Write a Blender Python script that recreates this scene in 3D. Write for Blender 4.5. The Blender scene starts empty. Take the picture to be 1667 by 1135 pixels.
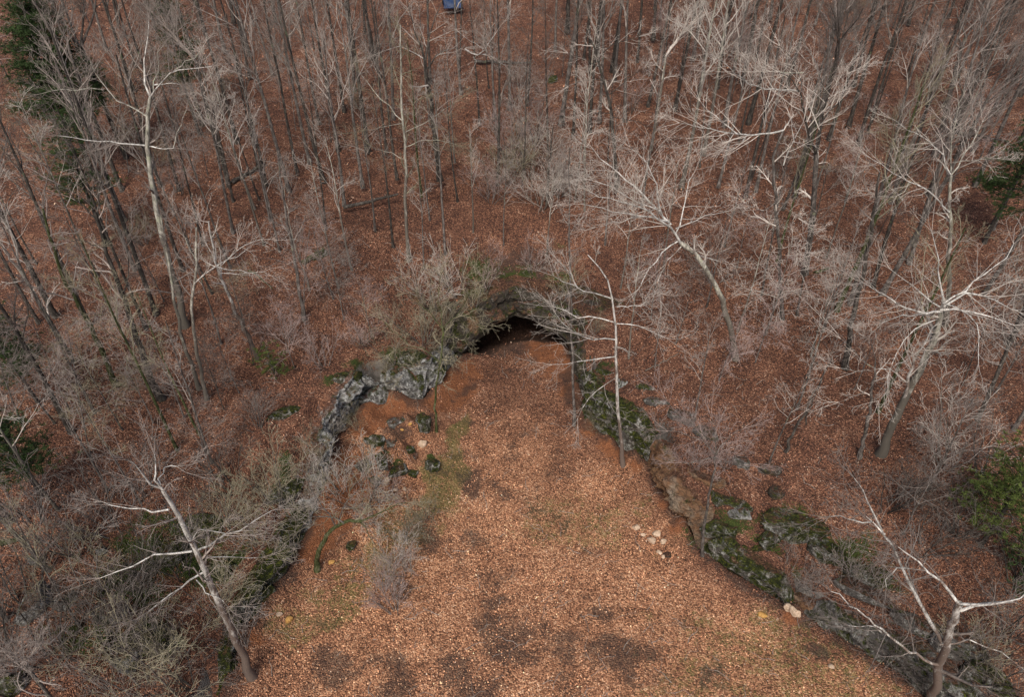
import bpy, math, random
import numpy as np
from math import radians, sin, cos, pi, sqrt

# ------------------------------------------------------------------ camera, sky, sun, exposure
scene = bpy.context.scene
COL = scene.collection
CAMZ = 30.0
PITCH = radians(38.0)
FPX = 1111.0
cam_d = bpy.data.cameras.new("camera")
cam_d.sensor_width = 36.0
cam_d.lens = 24.0
cam_d.clip_start = 0.2
cam_d.clip_end = 1500
cam = bpy.data.objects.new("camera", cam_d)
cam.location = (0, 0, CAMZ)
cam.rotation_euler = (radians(90) - PITCH, 0, 0)
COL.objects.link(cam)
scene.camera = cam

SUN_EL = radians(52)
SUN_AZ = radians(192)      # clockwise from +Y: behind the camera, to its left
world = bpy.data.worlds.new("World")
scene.world = world
world.use_nodes = True
wn = world.node_tree.nodes
bg = wn.get("Background") or wn.new("ShaderNodeBackground")
sky = wn.new("ShaderNodeTexSky")
sky.sky_type = 'NISHITA'
sky.sun_disc = False
sky.sun_elevation = SUN_EL
sky.sun_rotation = SUN_AZ
sky.air_density = 1.0
sky.dust_density = 3.5
sky.ozone_density = 0.6
world.node_tree.links.new(sky.outputs[0], bg.inputs[0])
bg.inputs[1].default_value = 0.085
sun_d = bpy.data.lights.new("sun", 'SUN')
sun_d.energy = 2.2
sun_d.angle = radians(22)
sun_d.color = (1.0, 0.93, 0.84)
sun = bpy.data.objects.new("sun", sun_d)
sdir = (sin(SUN_AZ) * cos(SUN_EL), cos(SUN_AZ) * cos(SUN_EL), sin(SUN_EL))
from mathutils import Vector
sun.rotation_euler = Vector(sdir).to_track_quat('Z', 'Y').to_euler()
sun.location = (0, 0, 60)
COL.objects.link(sun)
scene.view_settings.view_transform = 'Standard'
scene.view_settings.look = 'None'
scene.view_settings.gamma = 1
scene.view_settings.exposure = 0.57

# ------------------------------------------------------------------ helpers
rng = random.Random(7)
nrg = np.random.default_rng(11)

def ray(u, v):
    dx = (u - 833.5) / FPX
    dy = (567.5 - v) / FPX
    return (dx, cos(PITCH) + dy * sin(PITCH), -sin(PITCH) + dy * cos(PITCH))

def at_z(u, v, z=0.0):
    r = ray(u, v)
    t = (z - CAMZ) / r[2]
    return (r[0] * t, r[1] * t)

def at_y(u, v, y):
    r = ray(u, v)
    t = y / r[1]
    return (r[0] * t, y, CAMZ + r[2] * t)

def project(x, y, z):
    dz = z - CAMZ
    f = y * cos(PITCH) - dz * sin(PITCH)
    up = y * sin(PITCH) + dz * cos(PITCH)
    return 833.5 + FPX * x / f, 567.5 - FPX * up / f

def _hash(ix, iy, iz, seed):
    h = (ix.astype(np.int64) * 374761393 + iy.astype(np.int64) * 668265263 + iz.astype(np.int64) * 2147483647 + seed * 1274126177) & 0xFFFFFFFF
    h = ((h ^ (h >> 13)) * 1274126177) & 0xFFFFFFFF
    h = ((h ^ (h >> 16)) * 2246822519) & 0xFFFFFFFF
    return ((h ^ (h >> 15)) & 0xFFFFFF) / float(0xFFFFFF)

def vnoise(x, y, z, seed=0):
    x = np.asarray(x, float); y = np.asarray(y, float) + 0 * x; z = np.asarray(z, float) + 0 * x
    ix, iy, iz = np.floor(x), np.floor(y), np.floor(z)
    fx, fy, fz = x - ix, y - iy, z - iz
    fx = fx * fx * (3 - 2 * fx); fy = fy * fy * (3 - 2 * fy); fz = fz * fz * (3 - 2 * fz)
    r = 0
    for a in (0, 1):
        for b in (0, 1):
            for c in (0, 1):
                w = (fx if a else 1 - fx) * (fy if b else 1 - fy) * (fz if c else 1 - fz)
                r = r + w * _hash(ix + a, iy + b, iz + c, seed)
    return r * 2 - 1

def fbm(x, y, z=0.0, seed=0, oct=4):
    r = 0; a = 1.0; s = 0
    for i in range(oct):
        r = r + a * vnoise(np.asarray(x) * 2 ** i, np.asarray(y) * 2 ** i, np.asarray(z) * 2 ** i, seed + i * 17)
        s += a; a *= 0.5
    return r / s

def sstep(a, b, x):
    t = np.clip((x - a) / (b - a), 0, 1)
    return t * t * (3 - 2 * t)

def np_mesh(name, V, faces_list, mat, smooth=False, attrs=None):
    """V (n,3); faces_list: arrays (m,k) of vertex ids"""
    me = bpy.data.meshes.new(name)
    V = np.ascontiguousarray(V, dtype=np.float32)
    me.vertices.add(len(V)); me.vertices.foreach_set("co", V.ravel())
    tot = sum(f.size for f in faces_list); nf = sum(len(f) for f in faces_list)
    me.loops.add(tot); me.polygons.add(nf)
    me.loops.foreach_set("vertex_index", np.concatenate([f.ravel() for f in faces_list]).astype(np.int32))
    lt = np.concatenate([np.full(len(f), f.shape[1], np.int32) for f in faces_list])
    ls = np.concatenate([[0], np.cumsum(lt)[:-1]]).astype(np.int32)
    me.polygons.foreach_set("loop_start", ls)
    me.polygons.foreach_set("loop_total", lt)
    if smooth:
        me.polygons.foreach_set("use_smooth", np.ones(nf, bool))
    me.update(calc_edges=True)
    for an, av in (attrs or {}).items():
        a = me.color_attributes.new(an, 'FLOAT_COLOR', 'POINT')
        c = np.ones((len(V), 4), np.float32); c[:, :av.shape[1]] = av
        a.data.foreach_set("color", c.ravel())
    if mat: me.materials.append(mat)
    return me

def link(name, me, parent=None):
    o = bpy.data.objects.new(name, me)
    COL.objects.link(o)
    if parent: o.parent = parent
    return o

def tag(o, label, cat, group=None):
    o["label"] = label; o["category"] = cat
    if group: o["group"] = group
    return o

def empty(name, loc, rz=0.0, sc=1.0):
    o = bpy.data.objects.new(name, None)
    o.location = loc; o.rotation_euler = (0, 0, rz); o.scale = (sc, sc, sc)
    o.empty_display_size = 0.5
    COL.objects.link(o)
    return o

# ------------------------------------------------------------------ materials
class NT:
    def __init__(s, name):
        s.m = bpy.data.materials.new(name); s.m.use_nodes = True
        s.t = s.m.node_tree; s.n = s.t.nodes; s.l = s.t.links
        s.b = s.n.get("Principled BSDF"); s.b.inputs["Roughness"].default_value = 0.85
        s.b.inputs["Specular IOR Level"].default_value = 0.25
    def node(s, typ, **kw):
        x = s.n.new(typ)
        for k, v in kw.items(): setattr(x, k, v)
        return x
    def lk(s, a, b): s.l.new(a, b)
    def coord(s): 
        return s.node("ShaderNodeTexCoord").outputs["Object"]
    def noise(s, vec, scale, detail=4, rough=0.6, dist=0.0):
        x = s.node("ShaderNodeTexNoise"); x.inputs["Scale"].default_value = scale
        x.inputs["Detail"].default_value = detail; x.inputs["Roughness"].default_value = rough
        x.inputs["Distortion"].default_value = dist
        s.lk(vec, x.inputs["Vector"]); return x
    def voro(s, vec, scale, feature='F1'):
        x = s.node("ShaderNodeTexVoronoi"); x.feature = feature; x.inputs["Scale"].default_value = scale
        s.lk(vec, x.inputs["Vector"]); return x
    def ramp(s, fac, stops, interp='LINEAR'):
        x = s.node("ShaderNodeValToRGB"); r = x.color_ramp; r.interpolation = interp
        while len(r.elements) < len(stops): r.elements.new(0.5)
        for e, (p, c) in zip(r.elements, stops):
            e.position = p; e.color = (*c, 1) if len(c) == 3 else c
        s.lk(fac, x.inputs[0]); return x.outputs[0]
    def mix(s, fac, a, b, mode='MIX'):
        x = s.node("ShaderNodeMix"); x.data_type = 'RGBA'; x.blend_type = mode
        for val, idx in ((fac, 0), (a, 6), (b, 7)):
            if hasattr(val, "links") or hasattr(val, "is_linked"): s.lk(val, x.inputs[idx])
            elif isinstance(val, (int, float)): x.inputs[idx].default_value = val
            else: x.inputs[idx].default_value = (*val, 1)
        return x.outputs[2]
    def math(s, op, a, b=0.0, clamp=False):
        x = s.node("ShaderNodeMath"); x.operation = op; x.use_clamp = clamp
        for i, val in enumerate((a, b)):
            if isinstance(val, (int, float)): x.inputs[i].default_value = val
            else: s.lk(val, x.inputs[i])
        return x.outputs[0]
    def bump(s, h, strength, dist):
        x = s.node("ShaderNodeBump"); x.inputs["Strength"].default_value = strength
        x.inputs["Distance"].default_value = dist
        s.lk(h, x.inputs["Height"]); s.lk(x.outputs[0], s.b.inputs["Normal"])
    def color(s, c): s.lk(c, s.b.inputs["Base Color"]); return s.m

RUST = [(0.0, (0.020, 0.013, 0.010)), (0.25, (0.066, 0.031, 0.021)), (0.5, (0.145, 0.064, 0.040)), (0.75, (0.26, 0.120, 0.070)), (0.92, (0.43, 0.23, 0.14)), (1.0, (0.68, 0.46, 0.32))]
TAN = [(0.0, (0.048, 0.027, 0.018)), (0.25, (0.155, 0.070, 0.038)), (0.5, (0.36, 0.165, 0.088)), (0.75, (0.60, 0.31, 0.168)), (0.92, (0.74, 0.45, 0.27)), (1.0, (0.86, 0.64, 0.46))]

def leafy(M, co, palette_mix=None):
    """leaf-sized cells of differing colour; returns colour socket and height socket"""
    v1 = M.voro(co, 15.0); v2 = M.voro(co, 33.0)
    sep = M.node("ShaderNodeSeparateColor"); M.lk(v1.outputs["Color"], sep.inputs[0])
    sep2 = M.node("ShaderNodeSeparateColor"); M.lk(v2.outputs["Color"], sep2.inputs[0])
    f = M.math('ADD', M.math('MULTIPLY', sep.outputs[0], 0.6), M.math('MULTIPLY', sep2.outputs[0], 0.4))
    n = M.noise(co, 0.55, 6, 0.72)
    f = M.math('ADD', f, M.math('MULTIPLY', M.math('SUBTRACT', n.outputs[0], 0.52), 1.0), True)
    a = M.ramp(f, RUST); b = M.ramp(f, TAN)
    h = M.math('ADD', sep.outputs[1], M.math('MULTIPLY', v1.outputs["Distance"], -2.0))
    return a, b, h, f

def ground_mat():
    M = NT("leaf_litter_ground")
    co = M.coord()
    a, b, h, f = leafy(M, co)
    A = M.node("ShaderNodeAttribute"); A.attribute_name = "cover"
    S = M.node("ShaderNodeSeparateColor"); M.lk(A.outputs["Color"], S.inputs[0])
    A2 = M.node("ShaderNodeAttribute"); A2.attribute_name = "bare"
    S2 = M.node("ShaderNodeSeparateColor"); M.lk(A2.outputs["Color"], S2.inputs[0])
    n1 = M.noise(co, 2.2, 5, 0.7); n2 = M.noise(co, 9.0, 4, 0.7)
    brk = M.math('SUBTRACT', M.math('ADD', M.math('MULTIPLY', n1.outputs[0], 1.5), M.math('MULTIPLY', n2.outputs[0], 1.3)), 0.8)
    def patch(sock, gain=3.0):
        t = M.math('SUBTRACT', M.math('ADD', sock, brk), 1.1)
        return M.math('MULTIPLY', t, gain, True)
    c = M.mix(S.outputs[0], a, b)
    grass = M.ramp(n2.outputs[0], [(0.3, (0.040, 0.052, 0.012)), (0.5, (0.10, 0.118, 0.030)), (0.7, (0.21, 0.215, 0.07))])
    c = M.mix(M.math('MULTIPLY', patch(S.outputs[1]), 0.6), c, grass)
    clay = M.ramp(n2.outputs[0], [(0.3, (0.11, 0.045, 0.024)), (0.55, (0.27, 0.105, 0.046)), (0.75, (0.44, 0.21, 0.10))])
    c = M.mix(patch(S.outputs[2], 4), c, clay)
    dirt_shade = M.ramp(n2.outputs[0], [(0.3, (0.028, 0.020, 0.017)), (0.7, (0.075, 0.050, 0.040))])
    c = M.mix(M.math('MULTIPLY', patch(S2.outputs[0]), 0.72), c, dirt_shade)
    moss = M.ramp(n2.outputs[0], [(0.3, (0.014, 0.020, 0.006)), (0.55, (0.045, 0.062, 0.012)), (0.75, (0.10, 0.12, 0.03))])
    c = M.mix(patch(S2.outputs[1], 4), c, moss)
    rock = M.ramp(n1.outputs[0], [(0.3, (0.06, 0.055, 0.05)), (0.6, (0.2, 0.18, 0.16))])
    c = M.mix(patch(S2.outputs[2], 4), c, rock)
    M.bump(h, 0.9, 0.05)
    return M.color(c)

def rock_mat(name, pale, dark, lichen, moss_amt, lichen_amt, leaf_amt=0.85, tan_amt=0.0, leaf_at=0.80):
    M = NT(name)
    co = M.coord()
    mp = M.node("ShaderNodeMapping"); mp.inputs["Scale"].default_value = (0.8, 0.8, 3.6); M.lk(co, mp.inputs[0])
    big = M.noise(mp.outputs[0], 0.8, 6, 0.7, 0.6)
    fine = M.noise(mp.outputs[0], 5.5, 8, 0.8, 0.5)
    pit = M.noise(co, 7.0, 6, 0.8)
    dn = M.noise(co, 1.8, 4, 0.7); dv = M.node('ShaderNodeVectorMath'); dv.operation = 'SCALE'; dv.inputs['Scale'].default_value = 1.1; M.lk(dn.outputs['Color'], dv.inputs[0])
    av = M.node('ShaderNodeVectorMath'); av.operation = 'ADD'; M.lk(mp.outputs[0], av.inputs[0]); M.lk(dv.outputs[0], av.inputs[1])
    crack = M.voro(av.outputs[0], 1.3, 'DISTANCE_TO_EDGE')
    f = M.math('ADD', M.math('MULTIPLY', big.outputs[0], 0.6), M.math('MULTIPLY', fine.outputs[0], 0.5))
    c = M.ramp(f, [(0.35, dark), (0.55, tuple((p + q) / 2 for p, q in zip(pale, dark))), (0.72, pale)])
    if tan_amt:
        tn = M.noise(co, 0.55, 3, 0.6)
        c = M.mix(M.math('MULTIPLY', M.math('SUBTRACT', tn.outputs[0], 0.62 - tan_amt * 0.3), 8.0, True), c, M.ramp(fine.outputs[0], [(0.3, (0.24, 0.11, 0.05)), (0.7, (0.42, 0.25, 0.14))]))
    cr = M.math('MULTIPLY', crack.outputs["Distance"], 11.0, True)
    c = M.mix(M.math('SUBTRACT', 1.0, M.math('MULTIPLY', M.math('SUBTRACT', 1.0, cr), 0.55)), (0.03, 0.027, 0.024), c)
    c = M.mix(M.math('MULTIPLY', M.math('SUBTRACT', 0.42 if moss_amt > 0 else 0.2, pit.outputs[0]), 7.0, True), c, dark)
    ln = M.noise(co, 3.4, 6, 0.8, 0.4)
    lc = M.math('MULTIPLY', M.math('SUBTRACT', ln.outputs[0], 0.66 - 0.25 * lichen_amt), 12.0, True)
    c = M.mix(lc, c, lichen)
    mn = M.noise(co, 1.3, 6, 0.75, 0.5)
    g = M.node("ShaderNodeNewGeometry"); sn = M.node("ShaderNodeSeparateXYZ"); M.lk(g.outputs["Normal"], sn.inputs[0])
    ms = M.math('MULTIPLY', M.math('SUBTRACT', M.math('ADD', mn.outputs[0], M.math('MULTIPLY', sn.outputs[2], 0.12)), 0.74 - 0.32 * moss_amt), 9.0, True)
    moss = M.ramp(fine.outputs[0], [(0.34, (0.008, 0.011, 0.004)), (0.48, (0.028, 0.035, 0.008)), (0.57, (0.10, 0.115, 0.016)), (0.67, (0.30, 0.32, 0.035))])
    c = M.mix(ms, c, moss)
    la, lb, lh, lf = leafy(M, co)
    up = M.math('MULTIPLY', M.math('SUBTRACT', M.math('ADD', sn.outputs[2], M.math('MULTIPLY', M.math('SUBTRACT', big.outputs[0], 0.5), 0.7)), leaf_at), 9.0, True)
    c = M.mix(M.math('MULTIPLY', up, leaf_amt), c, la)
    M.bump(M.math('ADD', M.math('ADD', fine.outputs[0], pit.outputs[0]), M.math('MULTIPLY', cr, 0.3)), 1.0, 0.30)
    M.b.inputs["Roughness"].default_value = 0.9
    return M.color(c)

def bark_mat(name, dark, mid, pale, lichen_amt=0.3, scale=7.0, lichen=(0.30, 0.31, 0.20), foot=None):
    M = NT(name)
    co = M.coord()
    mp = M.node("ShaderNodeMapping"); mp.inputs["Scale"].default_value = (1, 1, 0.35); M.lk(co, mp.inputs[0])
    n = M.noise(mp.outputs[0], scale, 6, 0.78, 0.3)
    c = M.ramp(n.outputs[0], [(0.38, dark), (0.5, mid), (0.62, pale)])
    n2 = M.noise(co, 1.7, 5, 0.7)
    c = M.mix(M.math('MULTIPLY', M.math('SUBTRACT', n2.outputs[0], 0.66 - 0.22 * lichen_amt), 9.0, True), c, lichen)
    if foot:
        sx = M.node("ShaderNodeSeparateXYZ"); M.lk(co, sx.inputs[0])
        pn = M.noise(mp.outputs[0], 2.2, 5, 0.75)
        k0 = M.math('SUBTRACT', M.math('ADD', M.math('MULTIPLY', pn.outputs[0], 2.6), M.math('MULTIPLY', sx.outputs[2], 0.10)), 1.75)
        c = M.mix(M.math('MULTIPLY', k0, 4.0, True), foot, c)
    oi = M.node("ShaderNodeObjectInfo")
    k = M.math('ADD', M.math('MULTIPLY', oi.outputs["Random"], 0.5), 0.75)
    hs = M.node("ShaderNodeHueSaturation"); M.lk(c, hs.inputs["Color"]); M.lk(k, hs.inputs["Value"])
    M.bump(n.outputs[0], 0.7, 0.04)
    return M.color(hs.outputs[0])

MAT = {}
MAT['ground'] = ground_mat()
MAT['rock_white'] = rock_mat('lichened_limestone', (0.52, 0.51, 0.49), (0.040, 0.034, 0.030), (0.78, 0.78, 0.75), 0.66, 0.66, 0.85, 0.0, 0.86)
MAT['rock_bright'] = rock_mat('bleached_limestone', (0.50, 0.48, 0.45), (0.045, 0.036, 0.030), (0.82, 0.82, 0.79), 0.56, 0.74, 0.85, 0.0, 0.86)
MAT['rock_moss'] = rock_mat('mossy_limestone', (0.30, 0.27, 0.23), (0.035, 0.030, 0.024), (0.70, 0.70, 0.65), 0.88, 0.64, 0.8, 0.0, 0.93)
MAT['rock_tan'] = rock_mat('tan_limestone', (0.64, 0.52, 0.39), (0.22, 0.15, 0.10), (0.52, 0.46, 0.38), 0.36, 0.25, tan_amt=0.9)
MAT['rock_grey'] = rock_mat('grey_limestone', (0.33, 0.305, 0.28), (0.055, 0.047, 0.04), (0.56, 0.55, 0.51), 0.60, 0.58, 0.85, 0.0, 0.86)
MAT['rock_cave'] = rock_mat('cave_limestone', (0.17, 0.14, 0.11), (0.022, 0.018, 0.014), (0.46, 0.44, 0.39), 0.60, 0.32, tan_amt=0.15)  # darker limestone: part of the cave's shade is put into its colour
MAT['rubble_pale'] = rock_mat('pale_rubble', (0.78, 0.64, 0.50), (0.42, 0.30, 0.20), (0.7, 0.62, 0.52), -1.0, -1.0, 0.0)
MAT['rubble_yellow'] = rock_mat('yellow_rubble', (0.75, 0.46, 0.12), (0.5, 0.24, 0.05), (0.6, 0.5, 0.3), -1.0, -1.0, 0.0)
MAT['bark_white'] = bark_mat('white_bark', (0.12, 0.11, 0.10), (0.45, 0.43, 0.395), (0.66, 0.64, 0.60), 0.1, 5.5, (0.40, 0.40, 0.32), (0.15, 0.115, 0.095))
MAT['bark_pale'] = bark_mat('pale_lichened_bark', (0.11, 0.10, 0.085), (0.29, 0.275, 0.23), (0.52, 0.50, 0.43), 0.5, 6.0, (0.36, 0.37, 0.27), (0.13, 0.115, 0.095))
MAT['bark_grey'] = bark_mat('grey_bark', (0.040, 0.034, 0.030), (0.10, 0.087, 0.077), (0.22, 0.198, 0.18), 0.3, 7.0, (0.20, 0.21, 0.14))
MAT['bark_dark'] = bark_mat('dark_bark', (0.020, 0.017, 0.015), (0.048, 0.041, 0.035), (0.12, 0.107, 0.092), 0.25, 7.0, (0.14, 0.16, 0.09))
MAT['bark_moss'] = bark_mat('mossy_bark', (0.020, 0.024, 0.008), (0.050, 0.060, 0.018), (0.14, 0.135, 0.08), 0.3, 7.0, (0.10, 0.13, 0.03))
MAT['twig_pale'] = bark_mat('pale_twigs', (0.36, 0.315, 0.275), (0.48, 0.43, 0.38), (0.62, 0.56, 0.50), 0.0)
MAT['twig_grey'] = bark_mat('grey_twigs', (0.15, 0.125, 0.11), (0.235, 0.198, 0.175), (0.35, 0.30, 0.265), 0.0)
MAT['twig_dark'] = bark_mat('dark_twigs', (0.070, 0.058, 0.050), (0.115, 0.097, 0.085), (0.19, 0.163, 0.143), 0.0)  # darkened twigs, mostly for crowns at the frame sides, painting in edge dimming
MAT['twig_tan'] = bark_mat('tan_twigs', (0.14, 0.118, 0.102), (0.24, 0.203, 0.175), (0.38, 0.328, 0.288), 0.0)
MAT['twig_soft'] = bark_mat('soft_grey_twigs', (0.22, 0.19, 0.165), (0.34, 0.295, 0.26), (0.48, 0.425, 0.38), 0.0)
MAT['twig_pink'] = bark_mat('pinkish_twigs', (0.22, 0.16, 0.145), (0.34, 0.26, 0.235), (0.48, 0.385, 0.35), 0.0)
MAT['twig_olive'] = bark_mat('olive_twigs', (0.15, 0.13, 0.085), (0.26, 0.23, 0.155), (0.40, 0.36, 0.26), 0.2)

def simple_mat(name, c1, c2, scale=6.0, rough=0.8):
    M = NT(name); co = M.coord(); n = M.noise(co, scale, 5, 0.7)
    M.b.inputs["Roughness"].default_value = rough
    M.bump(n.outputs[0], 0.5, 0.03)
    return M.color(M.ramp(n.outputs[0], [(0.35, c1), (0.65, c2)]))

MAT['needle_dark'] = simple_mat('dark_needles', (0.018, 0.034, 0.010), (0.050, 0.085, 0.024), 1.6)
MAT['needle_bright'] = simple_mat('bright_needles', (0.028, 0.045, 0.010), (0.10, 0.13, 0.028), 1.6)
MAT['tarp'] = simple_mat('blue_tarpaulin', (0.010, 0.022, 0.060), (0.022, 0.045, 0.11), 3.0, 0.5)

MAT['rubble_pale'] = simple_mat('pale_rubble_stone', (0.34, 0.24, 0.16), (0.60, 0.46, 0.34), 9.0)
MAT['rubble_yellow'] = simple_mat('yellow_rubble_stone', (0.30, 0.15, 0.05), (0.58, 0.34, 0.10), 14.0)
def leaf_mat():
    M = NT("fallen_leaf"); A = M.node("ShaderNodeAttribute"); A.attribute_name = "tone"
    M.b.inputs["Roughness"].default_value = 0.7
    return M.color(A.outputs["Color"])
MAT['leaf'] = leaf_mat()

# ------------------------------------------------------------------ terrain
# edge of the leaf-covered clearing = foot of the cliffs: pixel of the foot, cliff height there
LEFT = [(300, 1280, .7), (372, 1130, .9), (398, 1045, 1.1), (428, 992, 1.6), (470, 940, 2.0), (503, 885, 1.9), (526, 835, 2.2), (533, 775, 3.0),
        (556, 722, 3.1), (590, 690, 3.2), (622, 654, 3.2), (652, 664, 2.9), (690, 668, 2.9), (716, 640, 2.9), (745, 606, 2.9), (762, 588, 3.0)]
RIGHT = [(922, 585, 2.9), (940, 640, 2.7), (958, 703, 3.2), (1005, 738, 3.5), (1052, 764, 3.5), (1072, 802, 2.7), (1097, 850, 2.3),
         (1140, 903, 1.9), (1178, 938, 1.7), (1232, 970, 1.7), (1292, 1006, 1.5), (1372, 1053, 1.7), (1450, 1102, 2.1), (1545, 1172, 2.2), (1660, 1260, 2.2)]
LW = [(*at_z(u, v), h) for u, v, h in LEFT]
RW = [(*at_z(u, v), h) for u, v, h in RIGHT]
ML, MR = LW[-1], RW[0]
CAVE = [(ML[0] - 0.3, ML[1] + 3.0, 3.2), (ML[0] + 0.6, ML[1] + 8.5, 3.2), (MR[0] - 0.6, MR[1] + 8.5, 3.0), (MR[0] + 0.2, MR[1] + 3.0, 3.0)]
MOUTH = [(*at_z(u, v), 3.2) for u, v in ((785, 586), (815, 572), (838, 559), (868, 555), (897, 565))]
BACK = [(24.0, -4.0, 1.0), (20.0, -40.0, 1.0), (-18.0, -40.0, 1.0), (-14.0, 2.0, 1.0)]
POLY_C = LW + CAVE + RW + BACK
POLY_N = LW + MOUTH + RW + BACK

def sdf(x, y, poly):
    """signed distance (positive outside) and cliff height of the nearest edge point"""
    x = np.asarray(x, float); y = np.asarray(y, float)
    best = np.full(x.shape, 1e9); hc = np.zeros(x.shape); inside = np.zeros(x.shape, bool)
    n = len(poly)
    for i in range(n):
        ax, ay, ah = poly[i]; bx, by, bh = poly[(i + 1) % n]
        dx, dy = bx - ax, by - ay
        t = np.clip(((x - ax) * dx + (y - ay) * dy) / (dx * dx + dy * dy), 0, 1)
        d = np.hypot(x - ax - t * dx, y - ay - t * dy)
        m = d < best
        best = np.where(m, d, best); hc = np.where(m, ah + t * (bh - ah), hc)
        c = ((ay > y) != (by > y)) & (x < dx * (y - ay) / (dy if dy else 1e-9) + ax)
        inside ^= c
    return np.where(inside, -best, best), hc

def wpt(u, v): return at_z(u, v, 0.0)

CLAYB = [(620, 668, 1.9), (652, 655, 1.0), (600, 690, 1.2), (736, 628, 1.6), (715, 650, 1.0), (755, 600, 1.2), (545, 745, 1.1), (548, 795, 1.2), (538, 850, 1.1), (520, 890, .8),
         (935, 640, .8), (958, 700, .6), (990, 730, .8), (1030, 752, .5), (1088, 820, .6), (1110, 860, .5), (905, 570, 1.3), (880, 556, 1.2), (925, 600, 1.3), (400, 1040, 0.6), (1290, 1003, .5)]

def terrain(x, y, cave=True):
    x = np.asarray(x, float); y = np.asarray(y, float)
    d, hc = sdf(x, y, POLY_C if cave else POLY_N)
    wob = 0.35 * fbm(x * 0.8, y * 0.8, 0, 3)
    dd = d + wob
    face = sstep(0.55, 1.25, d + 0.3 * wob)
    floor = 0.10 * fbm(x * 0.25, y * 0.25, 0, 5, 3) + 0.05 * fbm(x * 1.3, y * 1.3, 0, 6, 3)
    floor = floor + 0.45 * sstep(-2.2, 0.0, d)
    for (u, v, r, h) in ((640, 745, 2.8, 1.7), (595, 800, 2.4, 1.4), (690, 695, 1.5, 0.7), (560, 840, 1.8, .7)):
        cx, cy = wpt(u, v)
        floor = floor + h * np.exp(-((x - cx) ** 2 + (y - cy) ** 2) / (r * r)) * (0.8 + 0.7 * fbm(x * 1.1, y * 1.1, 0, 9))
    for (u, v, r) in CLAYB:
        cx, cy = wpt(u, v)
        floor = floor + 0.5 * np.exp(-((x - cx) ** 2 + (y - cy) ** 2) / (r * r * 0.6)) * sstep(-1.6, 0.0, d)
    # the floor drops away inside the cave
    cx0 = (ML[0] + MR[0]) / 2
    ym = 39.6
    if cave:
        dn, _h = sdf(x, y, POLY_N)
        floor = floor - 0.9 * sstep(0.1, 0.7, dn) - 1.9 * sstep(0.5, 4.5, dn) * sstep(60, 52, y) * sstep(35, 37, y) * (d < 0.8)
    dpos = np.maximum(d, 0)
    hc = hc + (2.8 - hc) * sstep(1.5, 6, dpos)
    hill = hc + 0.16 * np.maximum(dpos - 1.0, 0) * (1 - 0.45 * sstep(8, 30, dpos)) + 0.155 * np.maximum(y - 30, 0) * sstep(0, 6, dpos)
    hill = hill + 0.5 * fbm(x * 0.09, y * 0.09, 0, 21, 3) * sstep(2, 8, dpos) + 0.16 * fbm(x * 0.5, y * 0.5, 0, 22, 4) + 0.05 * fbm(x * 2.2, y * 2.2, 0, 23, 2)
    # rock-stepped slope to the right and lower left
    right = sstep(5, 9, x) * sstep(34, 27, y) * sstep(14, 6, dpos)
    left = sstep(-6, -9, x) * sstep(34, 27, y) * sstep(12, 5, dpos)
    ter = (right + left) * 0.75
    q = dpos * 0.75 + 0.8 * fbm(x * 0.3, y * 0.3, 0, 25)
    saw = q - np.floor(q)
    hill = hill + ter * 0.55 * (sstep(0.0, 0.25, saw) - saw)
    # hollow above the cave mouth
    hx, hy = 0.3, 43.0
    hill = hill - 0.7 * np.exp(-(((x - hx) / 2.4) ** 2 + ((y - hy) / 2.0) ** 2))
    return floor * (1 - face) + hill * face

def axis(lo, hi, a, b, fine):
    mid = list(np.arange(a, b, fine)); out = mid
    s, p = fine, a
    left = []
    while p > lo:
        s = min(s * 1.12, 2.5); p -= s; left.append(p)
    s, p = fine, b
    right = [b]
    while p < hi:
        s = min(s * 1.12, 2.5); p += s; right.append(p)
    return np.array(left[::-1] + mid + right)

GX = axis(-150, 150, -18.0, 21.0, 0.17)
GY = axis(-45, 330, 10.0, 48.0, 0.17)
XX, YY = np.meshgrid(GX, GY)
ZZ = terrain(XX, YY)
ZN = terrain(XX, YY, False)
DN0 = sdf(XX, YY, POLY_N)[0]

def hz(x, y):
    """height of the ground sheet (bilinear on its own grid)"""
    x = np.atleast_1d(np.asarray(x, float)); y = np.atleast_1d(np.asarray(y, float))
    i = np.clip(np.searchsorted(GX, x) - 1, 0, len(GX) - 2); j = np.clip(np.searchsorted(GY, y) - 1, 0, len(GY) - 2)
    fx = np.clip((x - GX[i]) / (GX[i + 1] - GX[i]), 0, 1); fy = np.clip((y - GY[j]) / (GY[j + 1] - GY[j]), 0, 1)
    return (ZN[j, i] * (1 - fx) + ZN[j, i + 1] * fx) * (1 - fy) + (ZN[j + 1, i] * (1 - fx) + ZN[j + 1, i + 1] * fx) * fy

def on_ground(u, v):
    """first point where the ray of a pixel meets the ground"""
    r = ray(u, v)
    if r[2] > -0.02: r = (r[0], r[1], -0.02)
    t = np.linspace(8, 200, 1600)
    z = CAMZ + r[2] * t
    g = hz(r[0] * t, r[1] * t)
    k = np.argmax(z < g)
    if z[k] >= g[k]: k = len(t) - 1
    if k == 0: k = 1
    a, b = z[k - 1] - g[k - 1], g[k] - z[k]
    tt = t[k - 1] + (t[k] - t[k - 1]) * (a / (a + b + 1e-9))
    return (float(r[0] * tt), float(r[1] * tt), float(hz(r[0] * tt, r[1] * tt)[0]))

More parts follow.
